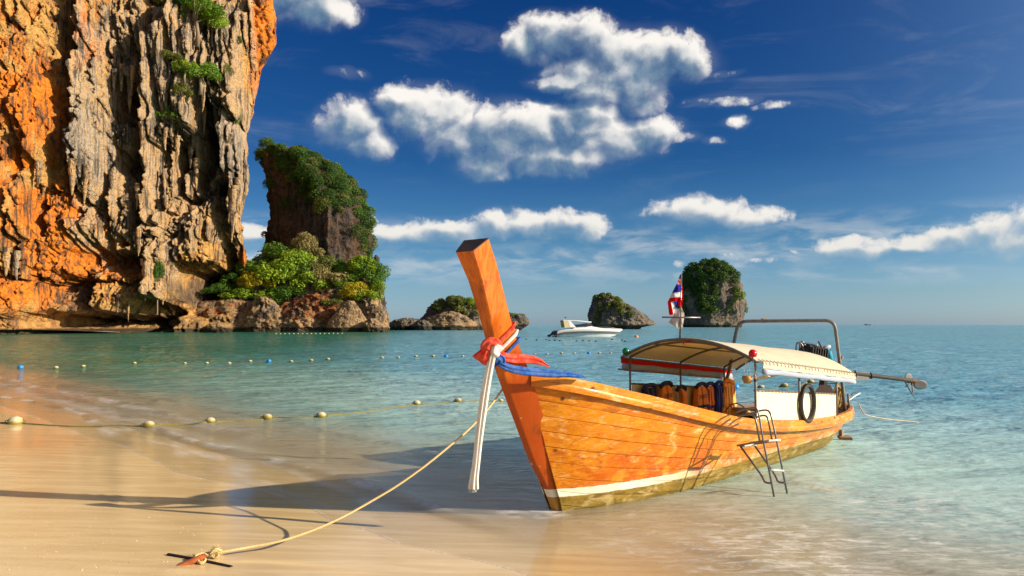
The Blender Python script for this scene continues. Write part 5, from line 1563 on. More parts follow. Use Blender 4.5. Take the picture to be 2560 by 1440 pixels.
jacket(6.2, 1.03, .60, .30, (MAT_YELLOWO, MAT_YELLOWO), 'pale orange life jacket at the after end of the row', yoff=-.05)

# tyre hung on the near panel
e = empty('tyre_fender', B2W((4.98, -1.035, .905)), BRZ)
tag(e, 'thin black tyre hung as a fender on the cream panel', 'tyre')
MAT_RUBBER = plain('black_rubber', (0.035, 0.026, 0.020), 0.75, 0, 0.35, 9, 0.3, 0.004, dirt=(0.10, 0.07, 0.045))
rg = []
for a in np.linspace(0, 2 * math.pi, 41)[:-1]:
    rg.append([Vector(((.268 + .026 * math.cos(q)) * math.cos(a), .034 * math.sin(q), (.268 + .026 * math.cos(q)) * math.sin(a))) for q in np.linspace(0, 2 * math.pi, 11)[:-1]])
mb = MB().loft(rg + [rg[0]], True, False)
mb.build('tyre_casing', MAT_RUBBER, e, True)
mb = MB()
for k in range(40):
    a = 2 * math.pi * k / 40
    mb.box((.295 * math.cos(a), 0, .295 * math.sin(a)), (.010, .050, .022), Matrix.Rotation(-a, 3, 'Y'))
mb.build('tread', MAT_RUBBER, e)['kind'] = 'stuff'
MB().tube([(0, 0, .26), (.0, .01, .30), (.02, .04, .345)], .006, 5).build('hanging_cord', plain('white_cord', (0.6, 0.55, 0.45), 0.9), e, True)

# coconut float and its small companions hung from the canopy edge
MAT_SHELL = plain('tan_gourd', (0.46, 0.25, 0.07), 0.6, 0, 0.25, 12, 0.25, 0.004)
MAT_CORD = plain('thin_cord', (0.42, 0.36, 0.27), 0.9)
p = at(1868, 947, 10.75); k = 10.75 / FPX
e = empty('gourd', p); tag(e, 'round tan gourd hanging on strings from the canopy corner', 'gourd')
MB().lathe([(.004, -12 * k), (.045, -11.2 * k), (10.5 * k, -6 * k), (13 * k, 0), (12.3 * k, 5 * k), (9.5 * k, 8.4 * k), (8.6 * k, 8.6 * k), (7.6 * k, 5 * k), (.003, 2 * k)], (0, 0, 0), 18).build('shell', MAT_SHELL, e, 40)
mb = MB()
for dx_ in (-9, 0, 9): mb.tube([(dx_ * k, 0, 8 * k), (dx_ * .3 * k, .01, 42 * k)], .0025, 4)
mb.build('string', MAT_CORD, e)
for i, (px, py, r_, c, lab) in enumerate([(1887, 939, 3.6, MAT_SHELL, 'small pale shell hanging beside the tan gourd'), (1888, 951, 4.6, MAT_DARKWOOD, 'small dark wooden ball hanging below the pale shell')]):
    p = at(px, py, 10.7); e = empty('hanging_float', p); tag(e, lab, 'float')
    MB().lathe([(.002, -r_ * k), (r_ * .7 * k, -r_ * .7 * k), (r_ * k, 0), (r_ * .7 * k, r_ * .7 * k), (.002, r_ * k)], (0, 0, 0), 10).build('ball', c, e, True)
    MB().tube([(0, 0, r_ * k), (-2 * k, .01, 30 * k)], .0022, 4).build('string', MAT_CORD, e)

# flags on the mast
def cloth_patch(name, quads, Y0_, mats, label, cat, bulge=.05, ph=0.0):
    """a hanging cloth out of bands: each band a strip of photo points at the mast's distance, bellied in depth"""
    mb_, idx = MB(), []
    for (q, mi) in quads:
        n_ = 5
        for i in range(n_):
            for j in range(n_):
                pass
        P_ = []
        for i in range(n_):
            for j in range(n_):
                a, b_ = i / (n_ - 1), j / (n_ - 1)
                x_ = (q[0][0] * (1 - a) + q[1][0] * a) * (1 - b_) + (q[3][0] * (1 - a) + q[2][0] * a) * b_
                y_ = (q[0][1] * (1 - a) + q[1][1] * a) * (1 - b_) + (q[3][1] * (1 - a) + q[2][1] * a) * b_
                d = Y0_ + bulge * math.sin(x_ * .20 + y_ * .06 + ph) + bulge * .5 * math.sin(x_ * .45 - y_ * .11)
                P_.append(at(x_, y_, d))
        f_ = [tuple(r) for r in grid_faces(n_, n_)]
        idx += [mi] * len(f_)
        mb_.add(P_, f_)
    me_ = bpy.data.meshes.new(name)
    me_.from_pydata([tuple(v) for v in mb_.V], [], mb_.F)
    for m_ in mats: me_.materials.append(m_)
    me_.polygons.foreach_set('material_index', idx)
    me_.polygons.foreach_set('use_smooth', [True] * len(idx))
    bm_ = bmesh.new(); bm_.from_mesh(me_); bmesh.ops.remove_doubles(bm_, verts=bm_.verts, dist=.0005); bm_.to_mesh(me_); bm_.free()
    return tag(link(name, me_), label, cat)
FR = cloth_mat('flag_red', (0.72, 0.015, 0.010), (0.8, 0.02, 0.012), 0.35)
FP = cloth_mat('flag_faded_red', (0.72, 0.20, 0.14), (0.7, 0.2, 0.15), 0.35)
FW = cloth_mat('flag_white', (0.74, 0.72, 0.74), (0.7, 0.66, 0.66), 0.35)
FB = cloth_mat('flag_blue', (0.03, 0.035, 0.36), (0.03, 0.04, 0.4), 0.35)
FT = cloth_mat('thin_white_cloth', (0.74, 0.68, 0.62), (0.7, 0.62, 0.55), 0.45)
cloth_patch('national_flag', [
    ([(1697.5, 697), (1702, 697), (1702, 711), (1691, 711)], 1), ([(1691, 711), (1702, 711), (1702, 730), (1680, 732)], 3), ([(1680, 732), (1702, 730), (1702, 742), (1674, 745)], 2),
    ([(1674, 745), (1702, 742), (1704, 752), (1669, 755)], 0), ([(1669, 755), (1677, 753), (1684, 786), (1673, 789)], 0), ([(1677, 753), (1684, 752.5), (1690, 772), (1684, 786)], 2), ([(1684, 752.5), (1697, 752), (1694, 764), (1690, 772)], 3),
    ([(1697, 752), (1704, 752), (1705, 768), (1695, 762)], 0), ([(1704.5, 712), (1707, 716), (1708, 748), (1704.5, 770)], 0)], 11.5, [FR, FP, FW, FB], 'red white and blue striped flag drooping from the mast', 'flag')
cloth_patch('white_flag', [([(1687, 775), (1704, 769), (1711, 784), (1683, 790)], 0), ([(1683, 790), (1711, 784), (1710, 798), (1676, 799)], 0), ([(1676, 799), (1710, 798), (1705, 822), (1698, 823)], 0), ([(1676, 799), (1698, 823), (1684, 814), (1671, 806)], 0)], 11.56, [FT], 'plain white cloth hanging below the striped flag', 'flag', .03, 1.0)

# the engine on its pivot with the long tail shaft
eng = empty('longtail_engine', B2W((8.0, 0.0, .9)), 0.0)
tag(eng, 'dark longtail engine on the stern with a long shaft and propeller raised over the water', 'engine')
EO = eng.location
MAT_ENG = plain('black_engine_metal', (0.028, 0.026, 0.026), 0.5, 0.4, 0.5, 18, 0.4, 0.006, dirt=(0.14, 0.09, 0.05))
MAT_RUST = plain('rusty_iron', (0.19, 0.075, 0.03), 0.85, 0.1, 0.5, 16, 0.5, 0.006, dirt=(0.07, 0.04, 0.03))
MAT_JUG = plain('blue_plastic', (0.01, 0.27, 0.42), 0.4, 0, 0.15, 10, 0.1)
MAT_GREY = plain('grey_painted_steel', (0.13, 0.13, 0.13), 0.6, 0.3, 0.25, 12, 0.25, 0.004, dirt=(0.20, 0.15, 0.10))
def E(px, py, Y=15.1): return at(px, py, Y) - EO
RZ = Matrix.Rotation(math.atan2(.3, .95), 3, 'Z') @ Matrix.Rotation(R(9), 3, 'Y')
MB().box(E(2036, 884), (.52, .32, .28), RZ, .03).build('engine_block', MAT_ENG, eng)
mb = MB()
for k in range(7): mb.box(E(2018 + 6 * k, 882 + 1.2 * k, 14.95), (.018, .34, .22), RZ)
mb.build('cooling_fin', MAT_ENG, eng)['kind'] = 'stuff'
MB().lathe([(.10, -.05), (.12, -.03), (.12, .03), (.10, .05)], E(2024, 896, 14.9), 16, RZ @ Matrix.Rotation(R(90), 3, 'X')).build('flywheel', MAT_GREY, eng, 40)
for pts_, r_ in (([(1990, 876), (1992, 860), (1998, 856), (2004, 861), (2011, 874), (2016, 880)], .018), ([(1999, 872), (2001, 858), (2006, 854), (2012, 862), (2018, 876)], .016), ([(2004, 857), (2030, 861), (2044, 864)], .018)):
    MB().tube(spline([E(x_, y_, 15.0) for x_, y_ in pts_], 4), r_, 7).build('engine_guard', MAT_STEEL, eng, True)
MB().tube([E(2046, 853, 14.9), E(2069, 897, 14.9)], .016, 6).build('tiller_rod', MAT_RUST, eng, True)
MB().lathe([(.03, 0), (.04, .02), (.04, .12), (.025, .14)], E(2058, 872, 15.0), 10, Matrix.Rotation(R(70), 3, 'Y')).build('air_filter', MAT_PALEPIPE, eng, 40)
MB().lathe([(.05, -.10), (.062, -.08), (.062, .06), (.03, .09), (.028, .12)], E(2072, 887, 14.95), 14, Matrix.Rotation(R(-12), 3, 'Y')).build('fuel_jug', MAT_JUG, eng, 40)
MB().tube(spline([E(2040, 895, 14.9), E(2048, 890, 14.85), E(2052, 896, 14.85), E(2046, 902, 14.9)], 4), .02, 6).build('hose', MAT_PALEPIPE, eng, True)
mb = MB().box(E(2062, 948, 15.1), (.42, .10, .06), RZ, .01).box(E(2058, 962, 15.1), (.10, .14, .16), RZ, .01)
mb.build('pivot_bracket', MAT_ENG, eng)
MB().loft([[E(2040 + a, 984, 15.1 + b_) for a, b_ in ((-6, -.2), (46, -.2), (46, .2), (-6, .2))], [E(2050 + a, 962, 15.1 + b_) for a, b_ in ((0, -.12), (26, -.12), (26, .12), (0, .12))]]).build('engine_post', MAT_DARKWOOD, eng)
MB().tube([E(2094, 912, 15.0), E(2104, 897, 15.1), E(2107, 892, 15.1)], .022, 6).build('tiller_grip', plain('weathered_pink_grip', (0.30, 0.17, 0.13), 0.8), eng, True)
SH0, SH1 = (2066, 925, 15.15), (2284, 952, 16.2)
def shp(f, dy=0): return E(SH0[0] + (SH1[0] - SH0[0]) * f, SH0[1] + (SH1[1] - SH0[1]) * f + dy, SH0[2] + (SH1[2] - SH0[2]) * f)
shaft = MB().tube([shp(f) for f in np.linspace(0, .985, 8)], .040, 9).build('tail_shaft', plain('weathered_tail_shaft', (0.045, 0.037, 0.027), 0.75, 0.2, 0.4, 14, 0.4, 0.006, dirt=(0.13, 0.10, 0.065)), eng, True)
MB().loft([[shp(.13, -4) + Vector((0, b_, 0)) for b_ in (-.02, .02)] + [shp(.13, 25) + Vector((0, b_, 0)) for b_ in (.02, -.02)], [shp(.50, -7) + Vector((0, b_, 0)) for b_ in (-.02, .02)] + [shp(.50, 11) + Vector((0, b_, 0)) for b_ in (.02, -.02)]]).build('splash_plate', MAT_GREY, eng)
for f in (.33, .51):
    MB().tube([shp(f) + Vector((.01 * math.sin(a * 2), .052 * math.cos(a), .055 * math.sin(a))) for a in np.linspace(0, 2 * math.pi, 13)], .014, 5, False).build('shaft_lashing', MAT_RUBBER, eng, True)
hub = MB().lathe([(.02, -.07), (.045, -.05), (.045, .05), (.015, .09)], shp(1.0), 12, RZ @ Matrix.Rotation(R(90), 3, 'Y')).build('propeller_hub', MAT_RUST, eng, 40)
def blade(c, rx, ry, rot):
    rg = []
    for rr_ in (0.02, .4, .75, 1.0):
        rg.append([shp(1.0) + Vector(((c[0] + rx * rr_ * math.cos(a) * math.cos(rot) - ry * rr_ * math.sin(a) * math.sin(rot)) * 16.2 / FPX, .05 * rr_ * math.cos(a + .6) + .02, (c[1] + rx * rr_ * math.cos(a) * math.sin(rot) + ry * rr_ * math.sin(a) * math.cos(rot)) * 16.2 / FPX)) for a in np.linspace(0, 2 * math.pi, 25)[:-1]])
    back = [[p + Vector((0, .012, 0)) for p in r] for r in reversed(rg)]
    return MB().loft(rg + back, True, True)
blade((-11, 6), 12.5, 12.5, .6).build('propeller_blade', MAT_GREY, eng, True)
blade((18, -10), 20, 12, -0.10).build('propeller_blade', MAT_GREY, eng, True)
blade((-2, -4), 8, 9, 1.2).build('propeller_blade', MAT_GREY, eng, True)
MB().tube([shp(.90, 4), E(2281, 986, 16.15), E(2286, 990, 16.15)], .015, 6).tube([shp(.985, 6), E(2281, 986, 16.15)], .013, 6).tube([E(2263, 968, 16.1), E(2276, 958, 16.1)], .010, 6).build('skeg', MAT_GREY, eng, True)
# coil of yellow rope hung at the stern
pt = at(2098, 985, 14.3)
mb = MB()
for i in range(7):
    mb.tube([pt + Vector((.06 * math.cos(a) + .012 * i - .04, .05 * math.sin(a * 2 + i), .17 * math.sin(a) + .02 * math.cos(i * 2) - .018 * i)) for a in np.linspace(0, 2 * math.pi, 17)], .012, 6, False)
tag(mb.build('rope_coil', plain('yellow_rope', (0.50, 0.33, 0.11), 0.9, 0, .25, 60, .5, .004), None, True), 'coil of yellow rope hung beside the stern arch', 'rope')

# boarding ladder hooked over the near gunwale
lad = empty('boarding_ladder', (3.2, 10.0, 0.0))
tag(lad, 'grey tubular boarding ladder hooked over the near gunwale with its feet in the water', 'ladder')
LO = lad.location
def Lp(px, py, Y): return at(px, py, Y) - LO
def ltube(name, pts_, r_=.0125, rad=.10): return MB().tube(arcpts([Lp(*p_) for p_ in pts_], rad, 5), r_, 8).build(name, MAT_STEEL, lad, True)
ltube('rail', [(1838, 1030, 10.45), (1868, 1021, 10.25), (1894, 1019, 9.98), (1908, 1100, 9.96), (1936, 1246, 9.9)])
ltube('rail', [(1876, 1035, 10.6), (1905, 1025, 10.45), (1925, 1026, 10.20), (1942, 1103, 10.17), (1969, 1240, 10.1)])
ltube('inner_rail', [(1845, 1041, 10.4), (1868, 1035, 10.25), (1887, 1037, 10.06), (1899, 1101, 10.03)])
ltube('inner_rail', [(1885, 1046, 10.5), (1905, 1038, 10.38), (1919, 1040, 10.24), (1930, 1100, 10.21)])
for q0, q1, d0, d1 in ((1850, 1882, 10.38, 10.54), (1911, 1942, 9.98, 10.18)):
    yy = 1113 if q0 < 1900 else 1101
    MB().loft([[Lp(q0, yy, d0), Lp(q0, yy + 5, d0), Lp(q0 + 12, yy + 3, d0 - .05), Lp(q0 + 12, yy - 2, d0 - .05)], [Lp(q1, yy - 2, d1), Lp(q1, yy + 3, d1), Lp(q1 + 10, yy + 1, d1 - .05), Lp(q1 + 10, yy - 4, d1 - .05)]]).build('tread', MAT_PALEPIPE, lad)
MB().tube([Lp(1843, 1114, 10.38), Lp(1909, 1102, 9.97)], .013, 6).tube([Lp(1874, 1112, 10.56), Lp(1941, 1102, 10.18)], .013, 6).build('step_rim', MAT_STEEL, lad, True)
MB().tube([Lp(1925, 1175, 9.93), Lp(1958, 1177, 10.13)], .015, 8).build('rung', MAT_PALEPIPE, lad, True)
ltube('brace', [(1850, 1114, 10.36), (1905, 1190, 10.1), (1912, 1207, 9.98), (1931, 1208, 9.92)], .013, .10)
ltube('brace', [(1884, 1110, 10.54), (1938, 1188, 10.28), (1945, 1206, 10.16), (1963, 1207, 10.11)], .013, .10)

# ---------------------------------------------------------------- cloths tied round the prow
def gauze(name, col, back):
    m, t = new_mat(name)
    oc = worldc(t)
    n1 = t.noise(oc, 14.0, 5.0, 0.65)
    n2 = t.noise(oc, 90.0, 3.0, 0.6)
    c = t.mix(t.ss(n1, 0.35, 0.65), col, tuple(min(1, a * .45 + b_ * .55) for a, b_ in zip(col, back)))
    c = t.mix(t.ss(n2, 0.52, 0.70, 0, 0.55), c, back)
    nb = bump(t, t.m('ADD', n1, t.m('MULTIPLY', n2, .4)), 0.6, 0.012)
    d = t.n('ShaderNodeBsdfDiffuse', {'Color': c, 'Normal': nb})
    tl = t.n('ShaderNodeBsdfTranslucent', {'Color': c, 'Normal': nb})
    finish(t, t.n('ShaderNodeMixShader', {0: 0.3, 1: d, 2: tl}).outputs[0])
    return m
GZ_RED = gauze('red_gauze', (0.78, 0.035, 0.018), (0.80, 0.26, 0.17))
GZ_WHT = gauze('white_gauze', (0.86, 0.84, 0.80), (0.78, 0.72, 0.66))
GZ_BLU = gauze('blue_gauze', (0.022, 0.10, 0.46), (0.16, 0.30, 0.60))
def sash(pts_, wid, thick, folds=5, n=6, seed=0.0, end=0.6):
    """gathered cloth along a path of (point, width factor)"""
    P_ = spline(pts_, n); N_ = len(P_)
    rg = []
    for i, p_ in enumerate(P_):
        f = i / (N_ - 1)
        t_ = (P_[min(i + 1, N_ - 1)] - P_[max(i - 1, 0)]).normalized()
        x_ = t_.cross(Vector((0, 1, 0.0)) if abs(t_.y) < .8 else Vector((0, 0, 1))).normalized()
        y_ = t_.cross(x_)
        w_ = wid(f) if callable(wid) else wid
        th = thick(f) if callable(thick) else thick
        rg.append([p_ + x_ * (w_ * math.cos(a) * (1 + .10 * math.sin(folds * a + seed + f * 2))) + y_ * (th * math.sin(a) * (1 + .35 * math.sin(folds * a + seed * 2 + f * 3))) for a in np.linspace(0, 2 * math.pi, 29)[:-1]])
    return MB().loft(rg, True, True)
def band(z0, rise, half, bulge):
    """cloth wound round the prow: a slanting collar that follows the section of the stem"""
    rg = []
    ss_, fw, bw, d = st_at(z0)
    loop = []
    for (cx0, cyy) in ((-.015, -fw / 2 - .01), (d * .5, -(fw + bw) / 4 - .014), (d + .015, -bw / 2 - .012), (d + .02, 0), (d + .015, bw / 2 + .012), (d * .5, (fw + bw) / 4 + .014), (-.015, fw / 2 + .01), (-.022, 0)):
        zz0 = z0 + rise * (cx0 / d)
        s2 = st_at(zz0)[0]
        loop.append(Vector((s2 + cx0, cyy, zz0)))
    loop2 = []
    for i in range(len(loop)):
        a, b_ = loop[i], loop[(i + 1) % len(loop)]
        for k2 in range(3): loop2.append(a.lerp(b_, k2 / 3))
    for i, p_ in enumerate(loop2):
        c_ = sum(loop2, Vector()) / len(loop2)
        o_ = (p_ - c_); o_.z = 0; o_.normalize()
        up_ = Vector((.45, 0, 1)).normalized()
        rg.append([p_ + o_ * (bulge * (0.4 + math.sin(a) * (1 + .12 * math.sin(i * 1.3 + a * 3)))) + up_ * (half * math.cos(a)) for a in np.linspace(0, 2 * math.pi, 11)[:-1]])
    return MB().loft(rg + [rg[0]], True, False)
def scarf(name, z0, rise, half, mat_, label):
    e_ = empty(name, B2W((-1.0, 0, z0))); tag(e_, label, 'scarf', None)
    w_ = band(z0, rise, half, .009).build('wrap', mat_, e_, True)
    w_.matrix_parent_inverse = e_.matrix_world.inverted() if False else Matrix.Identity(4)
    w_.matrix_local = Matrix.Translation(-e_.location) @ BM
    return e_
er = scarf('scarf', 1.905, .175, .044, GZ_RED, 'red gauze scarf knotted on the prow with its tail lying along the bow')
ew = scarf('scarf', 1.830, .175, .042, GZ_WHT, 'white gauze scarf tied to the prow and hanging almost to the water')
eb = scarf('scarf', 1.755, .175, .036, GZ_BLU, 'blue gauze scarf tied lowest on the prow with its tail along the gunwale')
def part_of(e_, mb_, name, mat_, sm=True):
    for v in mb_.V: v -= e_.location
    return mb_.build(name, mat_, e_, sm)
A = lambda px, py, Y: at(px, py, Y)
part_of(er, sash([A(1246, 868, 8.22), A(1238, 858, 8.16), A(1225, 856, 8.12), A(1214, 865, 8.12), A(1218, 876, 8.14), A(1232, 878, 8.16)], .050, .045, 4, 5, 1.0), 'knot', GZ_RED)
part_of(er, sash([A(1222, 868, 8.13), A(1213, 882, 8.12), A(1206, 893, 8.12), A(1199, 903, 8.14)], lambda f: .040 + .05 * f, lambda f: .03 * (1 - .5 * f), 6, 5, 2.0), 'fringed_end', GZ_RED)
part_of(er, sash([A(1230, 874, 8.14), A(1250, 888, 8.20), A(1275, 896, 8.28), A(1305, 898, 8.40), A(1330, 900, 8.48), A(1352, 906, 8.54), A(1368, 914, 8.60)], lambda f: (.026 + .022 * math.sin(math.pi * min(1, f * 1.1))) * (1 - .5 * max(0, f - .8) / .2), lambda f: .026 + .012 * f, 5, 6, .5), 'tail', GZ_RED)
part_of(ew, sash([A(1247, 872, 8.2), A(1240, 868, 8.14), A(1234, 880, 8.13), A(1242, 890, 8.15)], .048, .036, 4, 5, 3.0), 'knot', GZ_WHT)
part_of(ew, sash([A(1232, 884, 8.13), A(1222, 930, 8.14), A(1212, 985, 8.16), A(1204, 1040, 8.18), A(1197, 1095, 8.20), A(1191, 1150, 8.22), A(1185, 1195, 8.24), A(1183, 1222, 8.25)], lambda f: .036 + .010 * math.sin(f * 7) * f + .012 * f, lambda f: .030 + .008 * f, 7, 7, .3), 'tail', GZ_WHT)
mb = MB(); rs = np.random.RandomState(9)
for i in range(70):
    p0 = A(1183 + rs.uniform(-7.5, 7.5), 1217, 8.25 + rs.uniform(-.03, .03))
    mb.tube([p0, p0 + Vector((rs.uniform(-.008, .008), 0, -.022)), p0 + Vector((rs.uniform(-.018, .018), rs.uniform(-.01, .01), -.03 - .03 * rs.rand()))], .0014, 3, False)
part_of(ew, mb, 'frayed_end', GZ_WHT)['kind'] = 'stuff'
part_of(eb, sash([A(1240, 908, 8.22), A(1236, 900, 8.18), A(1245, 893, 8.18), A(1254, 900, 8.2), A(1248, 912, 8.22)], .045, .040, 4, 5, 2.0), 'knot', GZ_BLU)
part_of(eb, sash([A(1246, 906, 8.18), A(1262, 916, 8.2), A(1285, 924, 8.24), A(1315, 929, 8.30), A(1345, 932, 8.38), A(1380, 935, 8.46), A(1415, 936, 8.54), A(1448, 940, 8.63), A(1462, 944, 8.68)], lambda f: (.028 + .015 * math.sin(math.pi * min(1, f * 1.2))) * (1 - .75 * max(0, f - .78) / .22), lambda f: .018 + .006 * f, 5, 6, .9), 'tail', GZ_BLU)

# ---------------------------------------------------------------- mooring rope and iron anchor
MAT_ROPE = plain('laid_rope', (0.66, 0.48, 0.22), 0.9, 0, 0.22, 60, 0.5, 0.003)
RP = [(1262, 962, 8.72), (1257, 972, 8.68), (1228, 1012, 8.55), (1200, 1045, 8.44), (1165, 1080, 8.31), (1130, 1110, 8.20), (1090, 1143, 8.10), (1050, 1174, 8.02), (990, 1216, 7.93), (930, 1252, 7.83), (875, 1283, 7.72), (820, 1310, 7.60), (760, 1334, 7.47), (700, 1353, 7.35), (640, 1365, 7.26), (590, 1374, 7.16), (548, 1381, 7.09)]
path = spline([at(*p_) for p_ in RP], 12)
def laid(path_, r_, pitch, strands=3):
    mb_ = MB(); L = [0.0]
    for a, b_ in zip(path_, path_[1:]): L.append(L[-1] + (b_ - a).length)
    tot = L[-1]; n_ = int(tot / (pitch / 7))
    ds = np.linspace(0, tot, n_)
    co = np.array([[p_.x, p_.y, p_.z] for p_ in path_])
    pp = np.stack([np.interp(ds, L, co[:, i]) for i in range(3)], -1)
    for k2 in range(strands):
        pts_ = []
        for i, d_ in enumerate(ds):
            t_ = Vector(pp[min(i + 1, n_ - 1)] - pp[max(i - 1, 0)]).normalized()
            x_ = t_.cross(Vector((0, 0, 1))).normalized(); y_ = t_.cross(x_)
            a = 2 * math.pi * (d_ / pitch + k2 / strands)
            pts_.append(Vector(pp[i]) + (x_ * math.cos(a) + y_ * math.sin(a)) * r_ * .52)
        mb_.tube(pts_, r_ * .56, 5)
    return mb_
rope = empty('mooring_rope', at(548, 1381, 7.09))
tag(rope, 'long straw coloured mooring rope sagging from the prow to the anchor', 'rope')
part_of(rope, laid(path, .0115, .06), 'rope_line', MAT_ROPE)
kp = at(538, 1382, 7.07)
part_of(rope, sash([at(552, 1378, 7.09), at(540, 1374, 7.05), at(530, 1384, 7.04), at(538, 1392, 7.04), at(547, 1386, 7.05)], .016, .016, 3, 5), 'knot', MAT_ROPE)
mb = MB()
rs = np.random.RandomState(3)
for i in range(170):
    d = Vector(rs.normal(size=3)); d.x *= .6; d.z = abs(d.z) * (1 if rs.rand() < .6 else -.6); d.normalize()
    p0 = kp + Vector((rs.uniform(-.01, .02), 0, rs.uniform(-.005, .02)))
    mb.tube([p0, p0 + d * .035 + Vector((0, 0, .006)), p0 + d * (.05 + .03 * rs.rand()) - Vector((0, 0, .006))], .0014, 3, False)
o = part_of(rope, mb, 'frayed_end', MAT_ROPE); o['kind'] = 'stuff'
lp = [at(x_, y_, Y_) for x_, y_, Y_ in ((535, 1385, 7.05), (520, 1388, 7.03), (505, 1384, 6.98), (492, 1388, 6.95), (488, 1398, 6.90), (497, 1406, 6.86), (507, 1404, 6.88), (510, 1394, 6.96), (506, 1386, 7.02), (520, 1382, 7.06), (534, 1380, 7.06))]
part_of(rope, laid(spline(lp, 8), .0100, .05), 'loop', MAT_ROPE)
lp2 = [at(x_, y_, Y_) for x_, y_, Y_ in ((500, 1385, 7.0), (494, 1396, 6.90), (502, 1408, 6.84), (513, 1402, 6.88), (511, 1390, 6.98))]
part_of(rope, laid(spline(lp2, 8), .0095, .05), 'loop', MAT_ROPE)
anc = empty('anchor', at(500, 1398, 6.95)); tag(anc, 'rusty iron anchor with a dark cross bar half buried in the sand', 'anchor')
MAT_ANCH = plain('rusted_shank', (0.33, 0.085, 0.018), 0.8, 0.15, 0.4, 20, 0.5, 0.005, dirt=(0.10, 0.035, 0.015))
MAT_BAR = plain('black_iron_bar', (0.022, 0.014, 0.012), 0.7, 0.3, 0.4, 20, 0.4, 0.004, dirt=(0.16, 0.11, 0.07))
part_of(anc, MB().tube([at(420, 1389, 7.12), at(500, 1403, 6.97), at(578, 1420, 6.80)], [.023, .023, .022], 10), 'cross_bar', MAT_BAR, 40)
part_of(anc, MB().tube(spline([at(511, 1391, 6.93), at(490, 1400, 6.88), at(460, 1412, 6.82), at(430, 1425, 6.76), at(408, 1434, 6.73)], 4), [.024, .026, .028, .029, .029, .029, .028, .027, .025, .023, .021, .018, .015, .012, .010, .007, .004][:17], 9), 'shank', MAT_ANCH, 40)
part_of(anc, MB().tube([at(509, 1392, 6.93) + Vector((.024 * math.cos(a), 0, .024 * math.sin(a))) for a in np.linspace(0, 2 * math.pi, 15)], .006, 6, False), 'eye', MAT_RUST)
# light line from the stern
sl = [(2146, 1008, 14.6), (2154, 1024, 14.6), (2163, 1036, 14.6), (2190, 1043, 15.2), (2230, 1049, 16.2), (2270, 1053, 17.0), (2300, 1056, 17.3)]
tag(MB().tube(spline([at(*p_) for p_ in sl], 6), .010, 6).build('stern_line', MAT_CORD, None, True), 'thin tan line running from the stern into the water', 'rope')

# ---------------------------------------------------------------- buoys
MAT_BWHITE = None
def buoy_mat():
    m, t = new_mat('weathered_float')
    oc = objc(t); x, y, z = t.sep(oc)
    n1 = t.noise(oc, 9.0, 5.0, 0.6)
    f = t.m('ADD', z, t.m('MULTIPLY', t.m('SUBTRACT', n1, 0.5), 0.16))
    c = t.mix(t.ss(f, 0.0, 0.10), (0.24, 0.19, 0.025), (0.66, 0.58, 0.40))
    c = t.mix(t.ss(n1, 0.54, 0.68, 0, 0.75), c, (0.32, 0.26, 0.07))
    b = t.n('ShaderNodeBsdfPrincipled', {'Base Color': c, 'Roughness': 0.55})
    t.put(b, 'Normal', bump(t, n1, 0.3, 0.02))
    finish(t, b)
    return m
MAT_BWHITE = buoy_mat()
MAT_BBLUE = plain('blue_float', (0.015, 0.20, 0.52), 0.4, 0, 0.2, 8, 0.1)
MAT_BORANGE = plain('orange_float', (0.75, 0.26, 0.10), 0.5, 0, 0.15, 8, 0.1)
MAT_BDARK = plain('dark_float', (0.05, 0.05, 0.045), 0.7)
MAT_WEED = plain('weedy_line', (0.20, 0.16, 0.04), 0.95, 0, .4, 30, .5, .01)
def float_mesh(name, r_, sq, seg, mat_):
    prof = [(.04 * r_, -r_ * sq)] + [(r_ * math.sin(a), -r_ * sq * math.cos(a)) for a in np.linspace(.25, math.pi - .25, seg)] + [(.04 * r_, r_ * sq)]
    me_ = MB().lathe(prof, (0, 0, 0), seg + 6).mesh(name, True); me_.materials.append(mat_); return me_
NEAR = float_mesh('float_body', .128, .68, 10, MAT_BWHITE)
eye_me = MB().tube([(.134 + .028 * math.cos(a), 0, .028 * math.sin(a)) for a in np.linspace(0, 2 * math.pi, 11)], .010, 5, False).mesh('rope_eye', True)
eye_me.materials.append(MAT_WEED)
def water_at(x, y):
    return float(water_z(np.array([x]), np.array([y]))[0][0])
def buoy(px, py, mesh, label, group, scale=1.0, eye=True, tilt=0.0, z=0.0, rz=0.3):
    p_ = ground(px, py, z)
    w_ = max(water_at(p_.x, p_.y), float(sand_z(np.array([p_.x]), np.array([p_.y]))[0]))
    p_.z = w_ + .045 * scale
    e_ = empty('buoy', p_, rz); e_.scale = (scale,) * 3; e_.rotation_euler.x = tilt
    link('float_body', mesh, None, e_)
    if eye:
        link('rope_eye', eye_me, None, e_)
        link('rope_eye', eye_me, None, e_).rotation_euler = (0, 0, math.pi)
    tag(e_, label, 'buoy', group)
    return p_
G1 = 'weathered floats of the nearest buoy line'
n1 = [(38, 1062, 1.15, .25, 'weathered buoy lying on the wet sand at the end of the nearest line'), (372, 1064, .93, -.1, 'weathered buoy in the swash with spray behind it'), (526, 1057, .80, .1, 'small weathered buoy between the swash and the open water'), (668, 1046, .88, -.15, 'weathered buoy where the line dips into the water'), (803, 1041, .90, .1, 'weathered buoy in the water below the dark reflection')]
line1 = [buoy(px, py, NEAR, lab, G1, sc, True, tl, .02) for px, py, sc, tl, lab in n1]
n2 = [(1042, 1012, .80, .2, 'weathered buoy in open water, further one from the prow'), (1145, 1006, .82, -.1, 'weathered buoy in open water close to the white scarf'), (1252, 1002, .62, .1, 'weathered buoy just peeping out beside the stem')]
line2 = [buoy(px, py, NEAR, lab, G1, sc, True, tl) for px, py, sc, tl, lab in n2]
